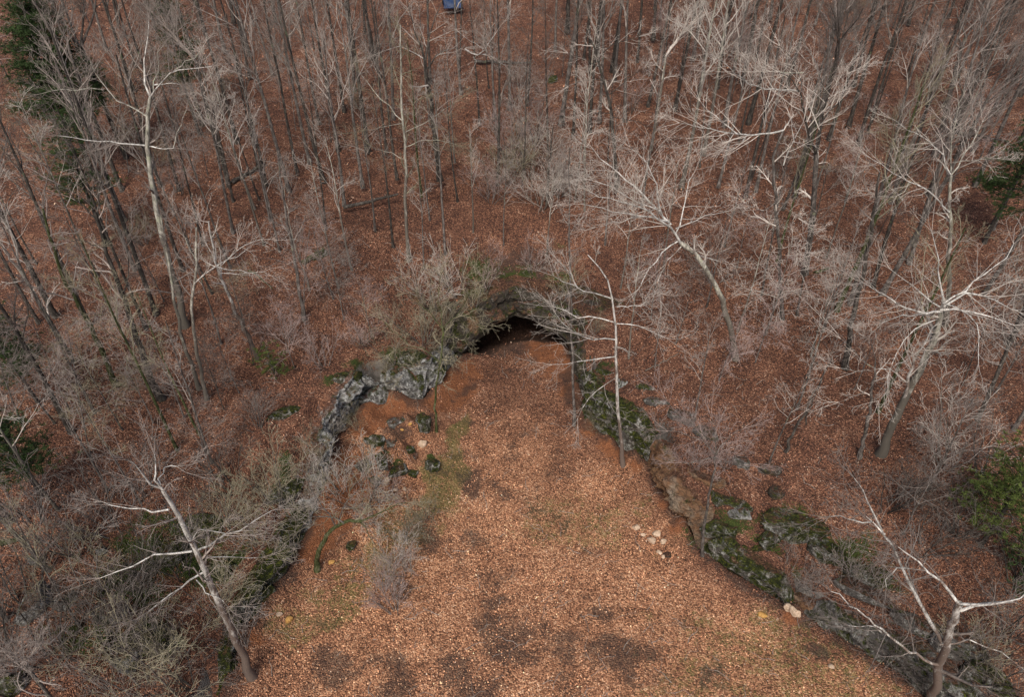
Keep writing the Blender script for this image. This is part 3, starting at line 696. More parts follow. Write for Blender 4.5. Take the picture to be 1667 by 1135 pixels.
ROCKS = [
 # u, v, length, width, height, turn, sink, material, label
 (690, 618, 3.2, 2.0, 2.7, 12, -1.4, 'rock_white', "big rounded white lichened buttress with mossy top hanging over orange clay"),
 (612, 640, 2.4, 0.9, 1.0, 40, .2, 'rock_white', "slanting white streaked rock slab on the cliff rim above the orange clay hollow"),
 (516, 690, 2.2, 1.0, 1.2, 60, .2, 'rock_moss', "dark mossy ledge at the top of the left cliff"),
 (560, 612, 3.4, 1.0, .9, 28, .25, 'rock_moss', "long bright mossed ledge above the white cliff"),
 (668, 577, 2.4, 1.0, .9, 10, .2, 'rock_moss', "mossy rock step just above the rounded buttress"),
 (458, 668, 2.4, .8, .8, 30, .2, 'rock_moss', "isolated dark ledge on the leafy slope left of the cliff top"),
 (620, 745, 1.9, .75, .7, -55, .12, 'rock_moss', "narrow green mossed stone on the rubble mound"),
 (647, 762, 1.7, .8, .6, 25, .12, 'rock_moss', "flat green mossed stone at the foot of the rubble mound"),
 (691, 680, 1.4, 1.0, 1.2, 60, .2, 'rock_moss', "green mossed boulder beside the crooked little tree"),
 (704, 749, 1.1, .9, 1.0, 0, .2, 'rock_moss', "round green mossed boulder alone at the clearing's edge"),
 (612, 712, 1.3, .9, .7, 20, .15, 'rock_moss', "mossy block half way up the rubble mound, under the white rock slab"),
 (638, 718, .8, .6, .5, -20, .1, 'rock_grey', "grey angular block near the top of the rubble mound"),
 (664, 728, 1.0, .6, .5, 35, .1, 'rock_moss', "mossy block on the mound's slope facing the clearing"),
 (592, 752, 1.1, .8, .6, 50, .12, 'rock_grey', "grey block on the mound near the orange clay"),
 (610, 778, .9, .6, .5, -30, .1, 'rock_moss', "mossy wedge behind the pale thicket on the mound"),
 (688, 722, .6, .45, .35, 15, .08, 'rubble_pale', "pale broken block on the mound between green boulders"),
 (630, 782, .5, .4, .3, 60, .06, 'rubble_pale', "pale broken block low on the mound, above the pair in grass"),
 (676, 742, .45, .3, .25, 80, .05, 'rock_grey', "small grey stone between the mound's mossed stones"),
 (672, 766, .9, .5, .4, 0, .1, 'rock_moss', "small mossed stone between two larger green ones"),
 (650, 682, 1.6, .9, .6, 10, .15, 'rock_grey', "dark brown rock block below the rounded buttress"),
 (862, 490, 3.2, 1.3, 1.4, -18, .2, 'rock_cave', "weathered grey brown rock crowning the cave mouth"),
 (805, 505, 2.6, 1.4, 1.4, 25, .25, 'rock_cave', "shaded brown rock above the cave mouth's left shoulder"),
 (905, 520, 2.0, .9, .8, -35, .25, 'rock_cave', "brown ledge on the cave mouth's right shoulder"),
 (985, 603, 1.8, .6, .6, -35, .15, 'rock_moss', "thin mossy ledge behind the tall pole-like trees"),
 (1012, 618, 1.0, .6, .6, 0, .15, 'rock_white', "small white faced stone behind the white trunk"),
 (1050, 628, 1.5, .5, .4, -10, .1, 'rock_moss', "flat dark mossed stone in open leaves above the mossy wall"),
 (1068, 649, 1.7, .6, .5, -12, .12, 'rock_grey', "pale spotted ledge above the mossy wall"),
 (1110, 672, 2.2, .9, .6, -20, .15, 'rock_grey', "grey ledge under the pinkish sapling's crown"),
 (1148, 700, 2.0, .9, .6, -25, .15, 'rock_grey', "grey stepped ledge behind the pinkish sapling"),
 (1000, 668, 2.2, .7, .8, -48, .2, 'rock_moss', "slanting mossy ledge just right of the white trunk"),
 (1095, 735, 2.6, .8, .9, -38, .3, 'rock_tan', "cream coloured ledge topping the tan wall"),
 (1150, 775, 2.6, .7, .6, -30, .2, 'rock_tan', "low tan ledge ending near the leaning sapling"),
 (1208, 748, 1.1, .8, .7, -10, .15, 'rock_grey', "dark boulder with pale face, alone on the upper right slope"),
 (1252, 760, 1.3, .8, .7, -20, .15, 'rock_cave', "brown stone outcrop beneath the slender slope trees"),
 (1262, 797, 1.0, .8, .6, 0, .15, 'rock_cave', "squat brown boulder above the mossy outcrops"),
 (1190, 815, 2.8, .7, .7, -28, .2, 'rock_moss', "long dark mossy band crossing the right slope, upper one"),
 (1205, 832, 1.4, .6, .7, -15, .2, 'rock_white', "white patched rock at the end of the upper mossy band"),
 (1178, 852, 2.8, .8, .9, -8, .25, 'rock_moss', "mossy rock bench with a white lichen stripe"),
 (1200, 880, 3.6, 1.0, 1.0, -12, .25, 'rock_moss', "largest dark mossy bench on the right slope"),
 (1292, 845, 3.6, 1.5, 1.4, -8, .3, 'rock_moss', "big dark mossy outcrop with white patches"),
 (1255, 868, 1.8, 1.0, 1.0, 30, .25, 'rock_moss', "white flecked mossy rock joined to the big outcrop's lower side"),
 (1345, 890, 2.6, 1.4, 1.2, -30, .3, 'rock_moss', "mossy outcrop below the big one, toward the forked white tree"),
 (1405, 930, 2.4, 1.2, 1.1, -35, .3, 'rock_moss', "mossy rock between the lower outcrop and the forked white tree"),
 (1250, 915, 2.4, .9, .9, -45, .2, 'rock_moss', "mossy rib running down to the low ledge wall"),
 (1420, 965, 4.2, .8, .7, -35, .2, 'rock_grey', "long grey bedding ledge below the forked white limb"),
 (1490, 1010, 3.4, .9, .9, -38, .2, 'rock_grey', "grey ledge continuing under the forked white tree"),
 (1320, 975, 2.4, .9, .9, -35, .3, 'rock_tan', "tan worn rock hump above the low ledge wall"),
 (1565, 1040, 3.0, 1.2, 1.2, -30, .3, 'rock_grey', "grey rock right of the forked white tree's foot"),
 (1600, 1095, 2.6, 1.3, 1.2, -30, .3, 'rock_moss', "dark mossy rock in the lower right corner"),
 (512, 745, 2.0, .8, 1.4, 75, .3, 'rock_white', "upright white streaked rock behind the pale thicket"),
 (465, 790, 2.4, 1.2, 1.1, 45, .3, 'rock_moss', "mossy rock hidden behind brush left of the white streaked rock"),
 (438, 900, 1.4, .7, .8, 45, .2, 'rock_white', "white edged stone under drooping twigs"),
 (420, 965, 2.4, .9, .9, 50, .2, 'rock_moss', "bright mossed bank stone nearest the clearing's lower left edge"),
 (330, 850, 2.6, 1.4, 1.1, 30, .3, 'rock_moss', "mossy outcrop behind the white birch trunk"),
 (265, 895, 2.6, 1.4, 1.1, 10, .3, 'rock_moss', "mossy outcrop left of the white birch trunk"),
 (355, 915, 2.2, 1.2, 1.0, 40, .3, 'rock_moss', "mossy block right of the white birch trunk"),
 (62, 975, 1.8, 1.2, 1.6, 70, .3, 'rock_white', "tall grey splintered rock near the left edge"),
 (108, 972, 1.2, 1.0, 1.0, 20, .3, 'rock_grey', "dark holed rock beside the splintered grey one"),
 (180, 990, 2.0, .9, .7, -20, .2, 'rock_grey', "grey ledge in the brush of the lower left"),
 (205, 1065, 1.2, 1.0, 1.2, 30, .25, 'rock_white', "pale pointed rock in the brush near the bottom edge"),
 (235, 1035, 2.4, 1.4, .9, 20, .3, 'rock_moss', "dark mossy rock above the pale pointed one"),
 (60, 910, .5, .4, .7, 0, .1, 'rock_white', "small upright pale stone near the left edge"),
 (168, 897, .6, .4, .4, 0, .08, 'rock_white', "little white stone in the brush"),
 (20, 1110, 1.4, 1.0, .8, 0, .2, 'rock_moss', "mossy stone in the bottom left corner"),
 (520, 412, 1.4, .8, .6, 30, .15, 'rock_moss', "dark mossed stone on the upper left slope beside two trunks"),
 (900, 122, 1.2, 1.0, .8, 0, .2, 'rock_moss', "mossy stone high on the slope between trunks"),
 (455, 1000, .35, .25, .15, 0, .08, 'rubble_pale', "pale flat stone beside the yellow one"),
 (472, 1008, .42, .3, .25, 20, .06, 'rubble_yellow', "bright yellow stone at the clearing's lower left"),
 (540, 915, .4, .25, .2, 10, .06, 'rubble_yellow', "yellow orange stone near the mossy curved trunk"),
 (1240, 1000, .5, .35, .14, -20, .04, 'rubble_yellow', "flat yellow orange stone in the lower right clearing"),
 (668, 690, .26, .2, .15, 0, .08, 'rubble_yellow', "yellowish stone on top of the rubble mound"),
 (655, 700, .22, .16, .12, 0, .08, 'rubble_yellow', "smaller yellowish stone on the rubble mound"),
 (1036, 858, .42, .34, .28, 20, .08, 'rubble_pale', "cream block furthest from the tan wall in the rubble scatter"),
 (1047, 871, .28, .22, .2, 0, .06, 'rubble_pale', "small cream cube in the rubble scatter"),
 (1060, 879, .5, .30, .38, -40, .10, 'rubble_pale', "tall cream block in the middle of the rubble scatter"),
 (1068, 869, .52, .32, .22, -15, .08, 'rubble_pale', "flat cream slab in the rubble scatter"),
 (1080, 881, .36, .32, .26, 10, .06, 'rubble_pale', "wedge shaped cream stone of the rubble scatter beside the wall"),
 (1073, 899, .42, .22, .2, -60, .05, 'rubble_pale', "narrow cream stone at the lower end of the rubble scatter"),
 (1079, 906, .24, .2, .16, 0, .05, 'rubble_pale', "smallest cream stone, lowest in the rubble scatter"),
 (1086, 903, .5, .4, .2, -20, .06, 'rock_cave', "brown slab at the lower end of the rubble scatter"),
 (644, 797, .3, .25, .2, 0, .06, 'rubble_pale', "pale stone, one of a pair in grass below the mound, left one"),
 (659, 796, .26, .22, .2, 30, .06, 'rubble_pale', "pale stone, one of a pair in grass below the mound, right one"),
 (1281, 986, .5, .35, .45, -30, .1, 'rubble_pale', "tan squared block, upper of three at the low wall's foot"),
 (1290, 993, .45, .35, .4, -30, .1, 'rubble_pale', "tan squared block, middle of three at the low wall's foot"),
 (1298, 1000, .35, .3, .35, -30, .1, 'rubble_pale', "tan squared block, lower of three at the low wall's foot"),
 (1352, 1085, .3, .25, .15, 0, .04, 'rubble_pale', "small pale stone in leaves near the lower right wall"),
 (573, 888, .6, .5, .4, 0, .1, 'rock_moss', "small mossed stone on leaves beside the curved mossy trunk"),
]
for i, (u, v, a, b, c, rz, sink, mat, lab) in enumerate(ROCKS):
    x, y, z = on_ground(u, v + min(25, c * 10))
    if 'rubble' in mat: a, b, c = a * 1.05, b * 1.0, c * 1.1
    big = max(a, b, c) > 1.2
    nm = "rock_ledge" if a > 1.6 * b and big else ("boulder" if max(a, b, c) > .75 else "stone")
    me = rock_mesh(nm, (a, b, c), mat, 300 + i * 13, 26 if big else 12, 0.75 if not big else 1.0)
    o = link(nm, me)
    o.location = (x, y, z + c / 2 - abs(sink) - 0.25 * c)
    if max(a, b, c) < .75: o.location = (x, y, z + c * 0.32)
    if sink < 0: o.location = (x, y + 0.9, c / 2 + 0.40)
    o.rotation_euler = (0, 0, radians(rz))
    tag(o, lab, "rock")

# ------------------------------------------------------------------ tubes
class Tubes:
    def __init__(s): s.d = {}
    def add(s, pts, rad, sides):
        s.d.setdefault((len(pts), sides), []).append((pts, rad))
    def mesh(s, name, mat, smooth=True):
        Vs = []; Fs = []; off = 0
        for (k, sd), L in s.d.items():
            P = np.array([l[0] for l in L], float); R = np.array([l[1] for l in L], float)
            N = len(L)
            T = np.gradient(P, axis=1); T /= np.maximum(np.linalg.norm(T, axis=2, keepdims=True), 1e-9)
            m = T.mean(axis=1); ref = np.where(np.abs(m[:, 2:3]) > 0.75, np.array([[1., 0, 0]]), np.array([[0, 0, 1.]]))[:, None, :]
            U = np.cross(T, ref); U /= np.maximum(np.linalg.norm(U, axis=2, keepdims=True), 1e-9)
            W = np.cross(T, U)
            ang = np.arange(sd) / sd * 2 * pi
            V = P[:, :, None, :] + R[:, :, None, None] * (np.cos(ang)[None, None, :, None] * U[:, :, None, :] + np.sin(ang)[None, None, :, None] * W[:, :, None, :])
            id_ = off + np.arange(N * k * sd).reshape(N, k, sd)
            nx_ = np.roll(id_, -1, axis=2)
            F = np.stack([id_[:, :-1], nx_[:, :-1], nx_[:, 1:], id_[:, 1:]], -1).reshape(-1, 4)
            Vs.append(V.reshape(-1, 3)); Fs.append(F); off += N * k * sd
        return np_mesh(name, np.concatenate(Vs), [np.concatenate(Fs)[:, ::-1]], mat, smooth)

def nrm(d):
    l = sqrt(d[0] ** 2 + d[1] ** 2 + d[2] ** 2) or 1e-9
    return (d[0] / l, d[1] / l, d[2] / l)

def side_dir(d, ang, R):
    """a direction at ang from d, around a random azimuth"""
    r = nrm((R.gauss(0, 1), R.gauss(0, 1), R.gauss(0, 1)))
    k = r[0] * d[0] + r[1] * d[1] + r[2] * d[2]
    p = nrm((r[0] - k * d[0], r[1] - k * d[1], r[2] - k * d[2]))
    c, s = cos(ang), sin(ang)
    return (d[0] * c + p[0] * s, d[1] * c + p[1] * s, d[2] * c + p[2] * s)

TW = 0.0056      # finest twig radius
def grow(tb, p, d, L, r, lev, R, wander=0.16, up=0.08, kids=(0, 7, 6, 4, 3), sides=(8, 6, 4, 3, 3), ratio=0.46, spread=0.75, flat=0.0):
    n = (7, 6, 4, 3, 2)[lev] if L > 0.25 else 2
    wander = wander * (1.0, 1.0, .85, .7, .6)[lev]
    pts = [p]; st = L / n
    for i in range(n):
        d = nrm((d[0] + R.gauss(0, wander), d[1] + R.gauss(0, wander), (d[2] + R.gauss(0, wander) + up) * (1 - flat)))
        p = (p[0] + d[0] * st, p[1] + d[1] * st, p[2] + d[2] * st)
        pts.append(p)
    rt = max(TW * 0.8, r * 0.35)
    rad = [r + (rt - r) * i / n for i in range(n + 1)]
    tb.add(pts, rad, sides[lev])
    if lev < len(kids) - 1:
        branch_off(tb, pts, rad, L, lev, R, wander, up, kids, sides, ratio, spread, flat)

def branch_off(tb, pts, rad, L, lev, R, wander, up, kids, sides, ratio, spread, flat, t0=0.22, nk=None):
    n = len(pts) - 1
    nk = nk if nk is not None else kids[lev + 1] if lev + 1 < len(kids) else 0
    nk = max(1, int(nk * R.uniform(0.7, 1.3) + 0.5))
    for j in range(nk):
        t = t0 + (1 - t0) * (j + R.random()) / nk
        q = min(n - 1e-6, t * n); i = int(q); f = q - i
        a, b = pts[i], pts[i + 1]
        pp = (a[0] + (b[0] - a[0]) * f, a[1] + (b[1] - a[1]) * f, a[2] + (b[2] - a[2]) * f)
        dd = nrm((b[0] - a[0], b[1] - a[1], b[2] - a[2]))
        ang = R.uniform(0.45, 0.95) * spread / 0.75
        cd = side_dir(dd, ang, R)
        cl = L * ratio * R.uniform(0.65, 1.25) * (1.15 - 0.55 * t)
        cr = max(TW, (rad[i] + (rad[i + 1] - rad[i]) * f) * 0.55)
        grow(tb, pp, cd, cl, cr, lev + 1, R, wander, up, kids, sides, ratio, spread, flat)

def trunk_pts(R, h, r0, r1, lean, n=14):
    pts = []; rad = []
    x = y = 0.0; dx, dy = R.gauss(0, lean), R.gauss(0, lean)
    for i in range(n + 1):
        t = i / n
        pts.append((x, y, h * t - 0.25 * (1 - t)))
        dx += R.gauss(0, lean * 0.5) - dx * 0.15; dy += R.gauss(0, lean * 0.5) - dy * 0.15
        x += dx * h / n; y += dy * h / n
        rr = r0 + (r1 - r0) * t
        if i == 0: rr *= 1.55
        if i == 1: rr *= 1.02
        rad.append(rr)
    return pts, rad

def proto(kind, seed):
    """trunk and crown meshes of one bare tree of unit-true size (metres)"""
    R = random.Random(seed)
    tt, tc = Tubes(), Tubes()
    if kind == 'tall':            # canopy tree: high ascending crown
        h = R.uniform(13, 16); r0 = R.uniform(.12, .18)
        pts, rad = trunk_pts(R, h, r0, 0.04, 0.035)
        tt.add(pts, rad, 9)
        branch_off(tc, pts, rad, 8.5, 0, R, 0.17, 0.08, (0, 14, 7, 5, 2), (8, 5, 4, 3, 3), 0.48, 0.7, 0, 0.45, 12)
    elif kind == 'fork':          # trunk divides into two or three heavy limbs
        h = R.uniform(8, 10); r0 = R.uniform(.15, .20)
        pts, rad = trunk_pts(R, h, r0, r0 * 0.62, 0.035)
        tt.add(pts, rad, 9)
        for k in range(R.choice((2, 3, 3))):
            a = R.uniform(0, 6.28); d = nrm((cos(a) * 0.55, sin(a) * 0.55, 1))
            grow(tc, pts[-1], d, R.uniform(4.5, 6.5), r0 * 0.5, 0, R, 0.16, 0.05, (0, 8, 6, 5, 3), (7, 5, 4, 3, 3), 0.5, 0.8)
        branch_off(tc, pts, rad, 7, 0, R, 0.18, 0.05, (0, 5, 6, 5, 3), (8, 5, 4, 3, 3), 0.46, 0.9, 0, 0.5, 4)
    elif kind == 'spread':        # wide flat limbs, pale
        h = R.uniform(9, 12); r0 = R.uniform(.14, .19)
        pts, rad = trunk_pts(R, h, r0, 0.06, 0.05)
        tt.add(pts, rad, 9)
        branch_off(tc, pts, rad, 10, 0, R, 0.22, 0.0, (0, 11, 7, 5, 3), (8, 6, 4, 3, 3), 0.48, 1.15, 0, 0.5, 11)
    elif kind == 'pole':          # thin understorey pole
        h = R.uniform(9, 12); r0 = R.uniform(.07, .10)
        pts, rad = trunk_pts(R, h, r0, 0.018, 0.035)
        tt.add(pts, rad, 7)
        branch_off(tc, pts, rad, 4.6, 0, R, 0.15, 0.05, (0, 12, 6, 4, 2), (7, 4, 3, 3, 3), 0.5, 0.8, 0, 0.45, 10)
    elif kind == 'sapling':       # small beech-like, level sprays of twigs
        h = R.uniform(4.5, 6); r0 = R.uniform(.035, .05)
        pts, rad = trunk_pts(R, h, r0, 0.012, 0.06, 9)
        tt.add(pts, rad, 6)
        branch_off(tc, pts, rad, 4.4, 0, R, 0.15, 0.0, (0, 13, 6, 4, 2), (6, 4, 3, 3, 3), 0.52, 1.0, 0, 0.25, 13)
    elif kind == 'shrub':         # many stems from the ground
        for k in range(R.randint(6, 9)):
            a = R.uniform(0, 6.28); d = nrm((cos(a) * R.uniform(.3, .8), sin(a) * R.uniform(.3, .8), 1))
            pts = [(0.1 * cos(a), 0.1 * sin(a), -0.15)]; rad = [0.022]
            p = pts[0]; L = R.uniform(1.6, 3.0)
            for i in range(5):
                d = nrm((d[0] + R.gauss(0, .12), d[1] + R.gauss(0, .12), d[2] + 0.02))
                p = (p[0] + d[0] * L / 5, p[1] + d[1] * L / 5, p[2] + d[2] * L / 5); pts.append(p); rad.append(0.022 - 0.0028 * i)
            tt.add(pts, rad, 5)
            branch_off(tc, pts, rad, L, 1, R, 0.14, 0.03, (0, 0, 5, 4, 2), (6, 4, 3, 3, 3), 0.58, 0.7, 0, 0.2, 6)
    return tt, tc

PROTO = {}
for kind, cnt, tw, bk in (('tall', 5, None, None), ('fork', 3, None, None), ('spread', 3, None, None), ('pole', 4, None, None), ('sapling', 4, None, None), ('shrub', 5, None, None)):
    PROTO[kind] = [proto(kind, 1000 + 37 * i + len(kind) * 501) for i in range(cnt)]
MESHES = {}
STYLE = {  # trunk material, crown material
    'dark': ('bark_dark', 'twig_dark'), 'grey': ('bark_grey', 'twig_grey'), 'pale': ('bark_pale', 'twig_pale'), 'white': ('bark_white', 'twig_pale'),
    'moss': ('bark_moss', 'twig_olive'), 'pink': ('bark_grey', 'twig_pink'), 'darkpale': ('bark_dark', 'twig_tan'), 'greypale': ('bark_grey', 'twig_soft'), 'olive': ('bark_grey', 'twig_olive')}
def get_meshes(kind, i, style):
    k = (kind, i, style)
    if k not in MESHES:
        tt, tc = PROTO[kind][i]
        a, b = STYLE[style]
        MESHES[k] = (tt.mesh("trunk", MAT[a]), tc.mesh("crown", MAT[b]))
    return MESHES[k]

def place_tree(name, kind, style, pos, height_scale=1.0, rz=None, R=rng, tilt=0.03):
    i = R.randrange(len(PROTO[kind]))
    mt, mc = get_meshes(kind, i, style)
    t = empty(name, (pos[0], pos[1], pos[2] - 0.05), R.uniform(0, 6.28) if rz is None else rz, height_scale)
    t.rotation_euler[0] = R.gauss(0, tilt); t.rotation_euler[1] = R.gauss(0, tilt)
    link("trunk" if kind != 'shrub' else "stem", mt, t); link("crown", mc, t)
    return t

# ------------------------------------------------------------------ trees traced one by one
def hero(label, trunk, r0, r1, limbs, bark, twig, seed, nk=9, tl=3.0, trunk_kids=8, t0=0.6, lr=None, kids=(0, 5, 6, 4, 3), wander=0.16, group=None, spread=0.85, name="bare_tree", limbmat=None):
    R = random.Random(seed)
    bx, by, bz = on_ground(*trunk[0])
    t = empty(name, (bx, by, bz))
    loc = lambda p: (p[0] - bx, p[1] - by, p[2] - bz)
    # trunk: stands in the upright plane through its own foot
    r0 *= .82; r1 *= .78
    TP = [loc((bx, by, bz))] + [loc(at_y(u, v, by)) for u, v in trunk[1:]]
    P = np.array(TP); seg = np.linalg.norm(P[1:] - P[:-1], axis=1); s = np.concatenate([[0], np.cumsum(seg)])
    n = 16; q = np.linspace(0, s[-1], n + 1)
    Q = np.stack([np.interp(q, s, P[:, k]) for k in range(3)], -1)
    for _ in range(2): Q[1:-1] = (Q[:-2] + 2 * Q[1:-1] + Q[2:]) / 4
    Q[1:-1] += np.array([[R.gauss(0, .03), R.gauss(0, .06), 0] for _ in range(n - 1)])
    Q[0, 2] -= 0.2
    rad = [r0 + (r1 - r0) * i / n for i in range(n + 1)]; rad[0] *= 1.5; rad[1] *= 1.12
    tb = Tubes(); pts = [tuple(p) for p in Q]; tb.add(pts, rad, 10)
    link("trunk", tb.mesh("trunk", MAT[bark]), t)
    tc = Tubes()
    if trunk_kids: branch_off(tc, pts, rad, tl * 1.9, 0, R, wander, 0.05, kids, (8, 5, 4, 3, 3), 0.45, spread, 0, t0, trunk_kids)
    for li, lm in enumerate(limbs):
        px, lr0, dep = lm[:3]; lr0 *= .68
        y0 = by
        # start: nearest trunk or given
        W = []
        y = by + (lm[3] if len(lm) > 3 else 0.0)
        prev = at_y(px[0][0], px[0][1], y); W.append(loc(prev))
        for (u, v) in px[1:]:
            flat = at_y(u, v, y)
            dl = sqrt(sum((a - b) ** 2 for a, b in zip(flat, prev)))
            y = y + dep * dl
            prev = at_y(u, v, y); W.append(loc(prev))
        P = np.array(W); seg = np.linalg.norm(P[1:] - P[:-1], axis=1); s = np.concatenate([[0], np.cumsum(seg)])
        m = max(5, int(s[-1] / 0.55)); q = np.linspace(0, s[-1], m + 1)
        Q = np.stack([np.interp(q, s, P[:, k]) for k in range(3)], -1)
        Q[1:-1] = (Q[:-2] + 2 * Q[1:-1] + Q[2:]) / 4
        Q[1:] += np.array([[R.gauss(0, .035), R.gauss(0, .08), R.gauss(0, .035)] for _ in range(m)])
        re = max(0.011, lr0 * 0.16)
        lrad = [lr0 + (re - lr0) * i / m for i in range(m + 1)]
        lt = Tubes(); lp = [tuple(p) for p in Q]; lt.add(lp, lrad, 7)
        link("limb", lt.mesh("limb", MAT[lm[4] if len(lm) > 4 else (limbmat or bark)]), t)
        L = s[-1]
        dd = nrm(tuple(lp[-1][k] - lp[-2][k] for k in range(3)))
        for _ in range(3):
            grow(tc, lp[-1], side_dir(dd, R.uniform(.1, .5), R), R.uniform(1.0, 2.0), re, 2, R, wander, 0.03, (0, 0, 0, 5, 3), (8, 5, 4, 3, 3), 0.5, spread)
        branch_off(tc, lp, lrad, max(2.2, min(4.5, L * 0.9)), 1, R, wander, 0.04, (0, 0) + tuple(kids[2:]), (8, 5, 4, 3, 3), 0.56, spread, 0, 0.2, max(3, int(nk * L / 4)))
    if tc.d: link("crown", tc.mesh("crown", MAT[twig]), t)
    tag(t, label, "tree", group)
    return t

hero("white barked birch over the clearing's lower left edge, bare limbs above brush",
     [(410, 1102), (385, 1045), (365, 1000), (345, 950), (318, 898), (300, 868), (282, 832), (265, 798)], .21, .085,
     [([(265, 798), (255, 770), (249, 742)], .07, .2), ([(262, 795), (230, 772), (200, 750)], .06, -.3), ([(275, 830), (240, 829), (205, 826), (165, 819)], .05, .4),
      ([(313, 898), (285, 904), (245, 906), (205, 922), (165, 940)], .06, -.3), ([(316, 898), (350, 880), (385, 865), (415, 848), (440, 834)], .07, .3),
      ([(330, 933), (302, 950), (275, 972), (244, 996)], .06, -.5), ([(313, 885), (322, 868), (325, 855), (345, 868), (365, 874)], .04, -.4),
      ([(320, 910), (350, 905), (390, 905), (425, 908)], .035, .5), ([(320, 945), (345, 970), (372, 988)], .04, -.6), ([(262, 790), (258, 770), (290, 755)], .04, .5)],
     'bark_white', 'twig_grey', 501, 9, 2.4, 5, .5, kids=(0, 5, 5, 4, 3))
hero("great white forked tree spreading over the lower right wall, smooth white limbs",
     [(1515, 1150), (1524, 1110), (1530, 1083), (1537, 1060), (1545, 1030), (1553, 1005), (1562, 983)], .22, .15,
     [([(1536, 1052), (1497, 987), (1470, 926), (1450, 886), (1437, 864), (1420, 835), (1404, 800), (1389, 776)], .12, .25),
      ([(1561, 985), (1540, 956), (1510, 926), (1476, 903), (1453, 886)], .09, .2), ([(1562, 984), (1600, 978), (1640, 973), (1690, 968)], .08, .1),
      ([(1563, 995), (1600, 985), (1630, 978), (1680, 965)], .09, -.2), ([(1528, 1083), (1477, 1061), (1443, 1034), (1410, 1005), (1385, 985), (1355, 965)], .09, -.1),
      ([(1443, 1034), (1410, 1020), (1380, 1022)], .04, -.3), ([(1420, 850), (1400, 848), (1370, 845), (1350, 838)], .035, .2), ([(1440, 870), (1425, 855), (1412, 845)], .04, .2),
      ([(1480, 926), (1450, 930), (1440, 950)], .04, .2), ([(1530, 1050), (1560, 1040), (1620, 1065), (1660, 1085)], .05, -.2)],
     'bark_white', 'twig_grey', 502, 8, 2.2, 2, .3, kids=(0, 4, 5, 4, 3))
hero("big white limbed tree right of the cave, its broad pale crown arching toward the clearing",
     [(1198, 584), (1193, 555), (1188, 530), (1180, 500), (1172, 478), (1160, 455), (1145, 428), (1128, 408), (1107, 395)], .22, .15,
     [([(1107, 395), (1092, 366), (1066, 354), (1035, 334), (992, 326), (958, 312)], .11, -.2), ([(1092, 366), (1074, 343), (1039, 312), (1012, 285), (992, 272), (968, 245)], .10, .25),
      ([(1080, 356), (1070, 336), (1069, 299), (1060, 280), (1049, 259), (1025, 238)], .07, .4), ([(1090, 362), (1060, 353), (1039, 353), (1002, 345), (951, 332)], .08, -.5),
      ([(1039, 354), (1020, 356), (1002, 359), (970, 372)], .05, -.4), ([(1105, 392), (1089, 400), (1072, 415), (1059, 434), (1045, 455), (1040, 470)], .07, -.6),
      ([(1100, 380), (1112, 345), (1120, 300), (1138, 262)], .06, .6), ([(1125, 405), (1150, 420), (1190, 427)], .04, .5), ([(1172, 480), (1185, 490), (1196, 478)], .05, -.2),
      ([(1100, 372), (1130, 360), (1160, 350), (1180, 345)], .05, .5), ([(1110, 400), (1085, 425), (1070, 460), (1075, 490)], .045, -.3), ([(1074, 343), (1040, 330), (990, 300), (955, 290)], .05, 0)],
     'bark_pale', 'twig_pale', 503, 9, 2.4, 2, .7, kids=(0, 5, 6, 5, 3), limbmat='bark_white')
hero("slim white trunk in front of the mossy wall, bare side limbs reaching toward the cave",
     [(1015, 758), (1012, 725), (1008, 690), (1006, 650), (1003, 610), (1003, 560), (1000, 520), (998, 487), (994, 455), (975, 430), (957, 415)], .145, .03,
     [([(998, 487), (975, 480), (941, 470), (920, 458), (902, 448)], .06, -.2), ([(1000, 525), (965, 520), (930, 510), (900, 500)], .05, .3),
      ([(1001, 553), (970, 556), (945, 550), (925, 530), (905, 515)], .055, -.4), ([(1001, 581), (975, 582), (950, 586), (925, 590), (900, 594)], .05, -.2),
      ([(1004, 500), (1025, 500), (1050, 495)], .035, .3), ([(1004, 527), (1025, 526), (1055, 540), (1085, 550)], .04, .2), ([(1003, 615), (975, 632), (950, 655), (940, 680)], .035, -.3),
      ([(941, 470), (925, 440), (905, 420)], .04, .2)],
     'bark_white', 'twig_pale', 504, 8, 2.2, 3, .5, kids=(0, 4, 5, 4, 3))
hero("very straight slim grey trunk just left of the white trunk, by the cave's right side",
     [(935, 693), (934, 640), (931, 580), (930, 520), (928, 460), (926, 400), (925, 340), (926, 290), (928, 240)], .105, .03, [],
     'bark_grey', 'twig_grey', 505, 6, 1.6, 13, .4)
hero("heavy twin trunked grey tree with spreading silver crown on the right slope",
     [(1434, 740), (1450, 700), (1466, 660), (1480, 630), (1495, 605), (1512, 570), (1525, 540), (1533, 508)], .27, .15,
     [([(1470, 655), (1480, 615), (1490, 580), (1510, 545), (1528, 520)], .13, -.1), ([(1533, 508), (1515, 507), (1503, 509), (1463, 497), (1426, 475), (1405, 462)], .08, -.4),
      ([(1508, 509), (1470, 512), (1440, 525)], .05, -.5), ([(1530, 505), (1560, 503), (1590, 508), (1620, 515), (1650, 530)], .07, -.2),
      ([(1535, 500), (1565, 478), (1610, 485), (1640, 500), (1680, 520)], .08, .2), ([(1533, 506), (1530, 460), (1527, 420), (1520, 380)], .07, .4), ([(1535, 495), (1575, 470), (1620, 440), (1650, 400)], .06, .5),
      ([(1530, 500), (1490, 470), (1450, 440)], .06, .3), ([(1525, 520), (1495, 530), (1470, 560), (1450, 600)], .04, -.5), ([(1540, 495), (1570, 500), (1600, 540), (1590, 590)], .04, -.6)],
     'bark_pale', 'twig_pale', 506, 10, 2.6, 5, .7, limbmat='bark_white')
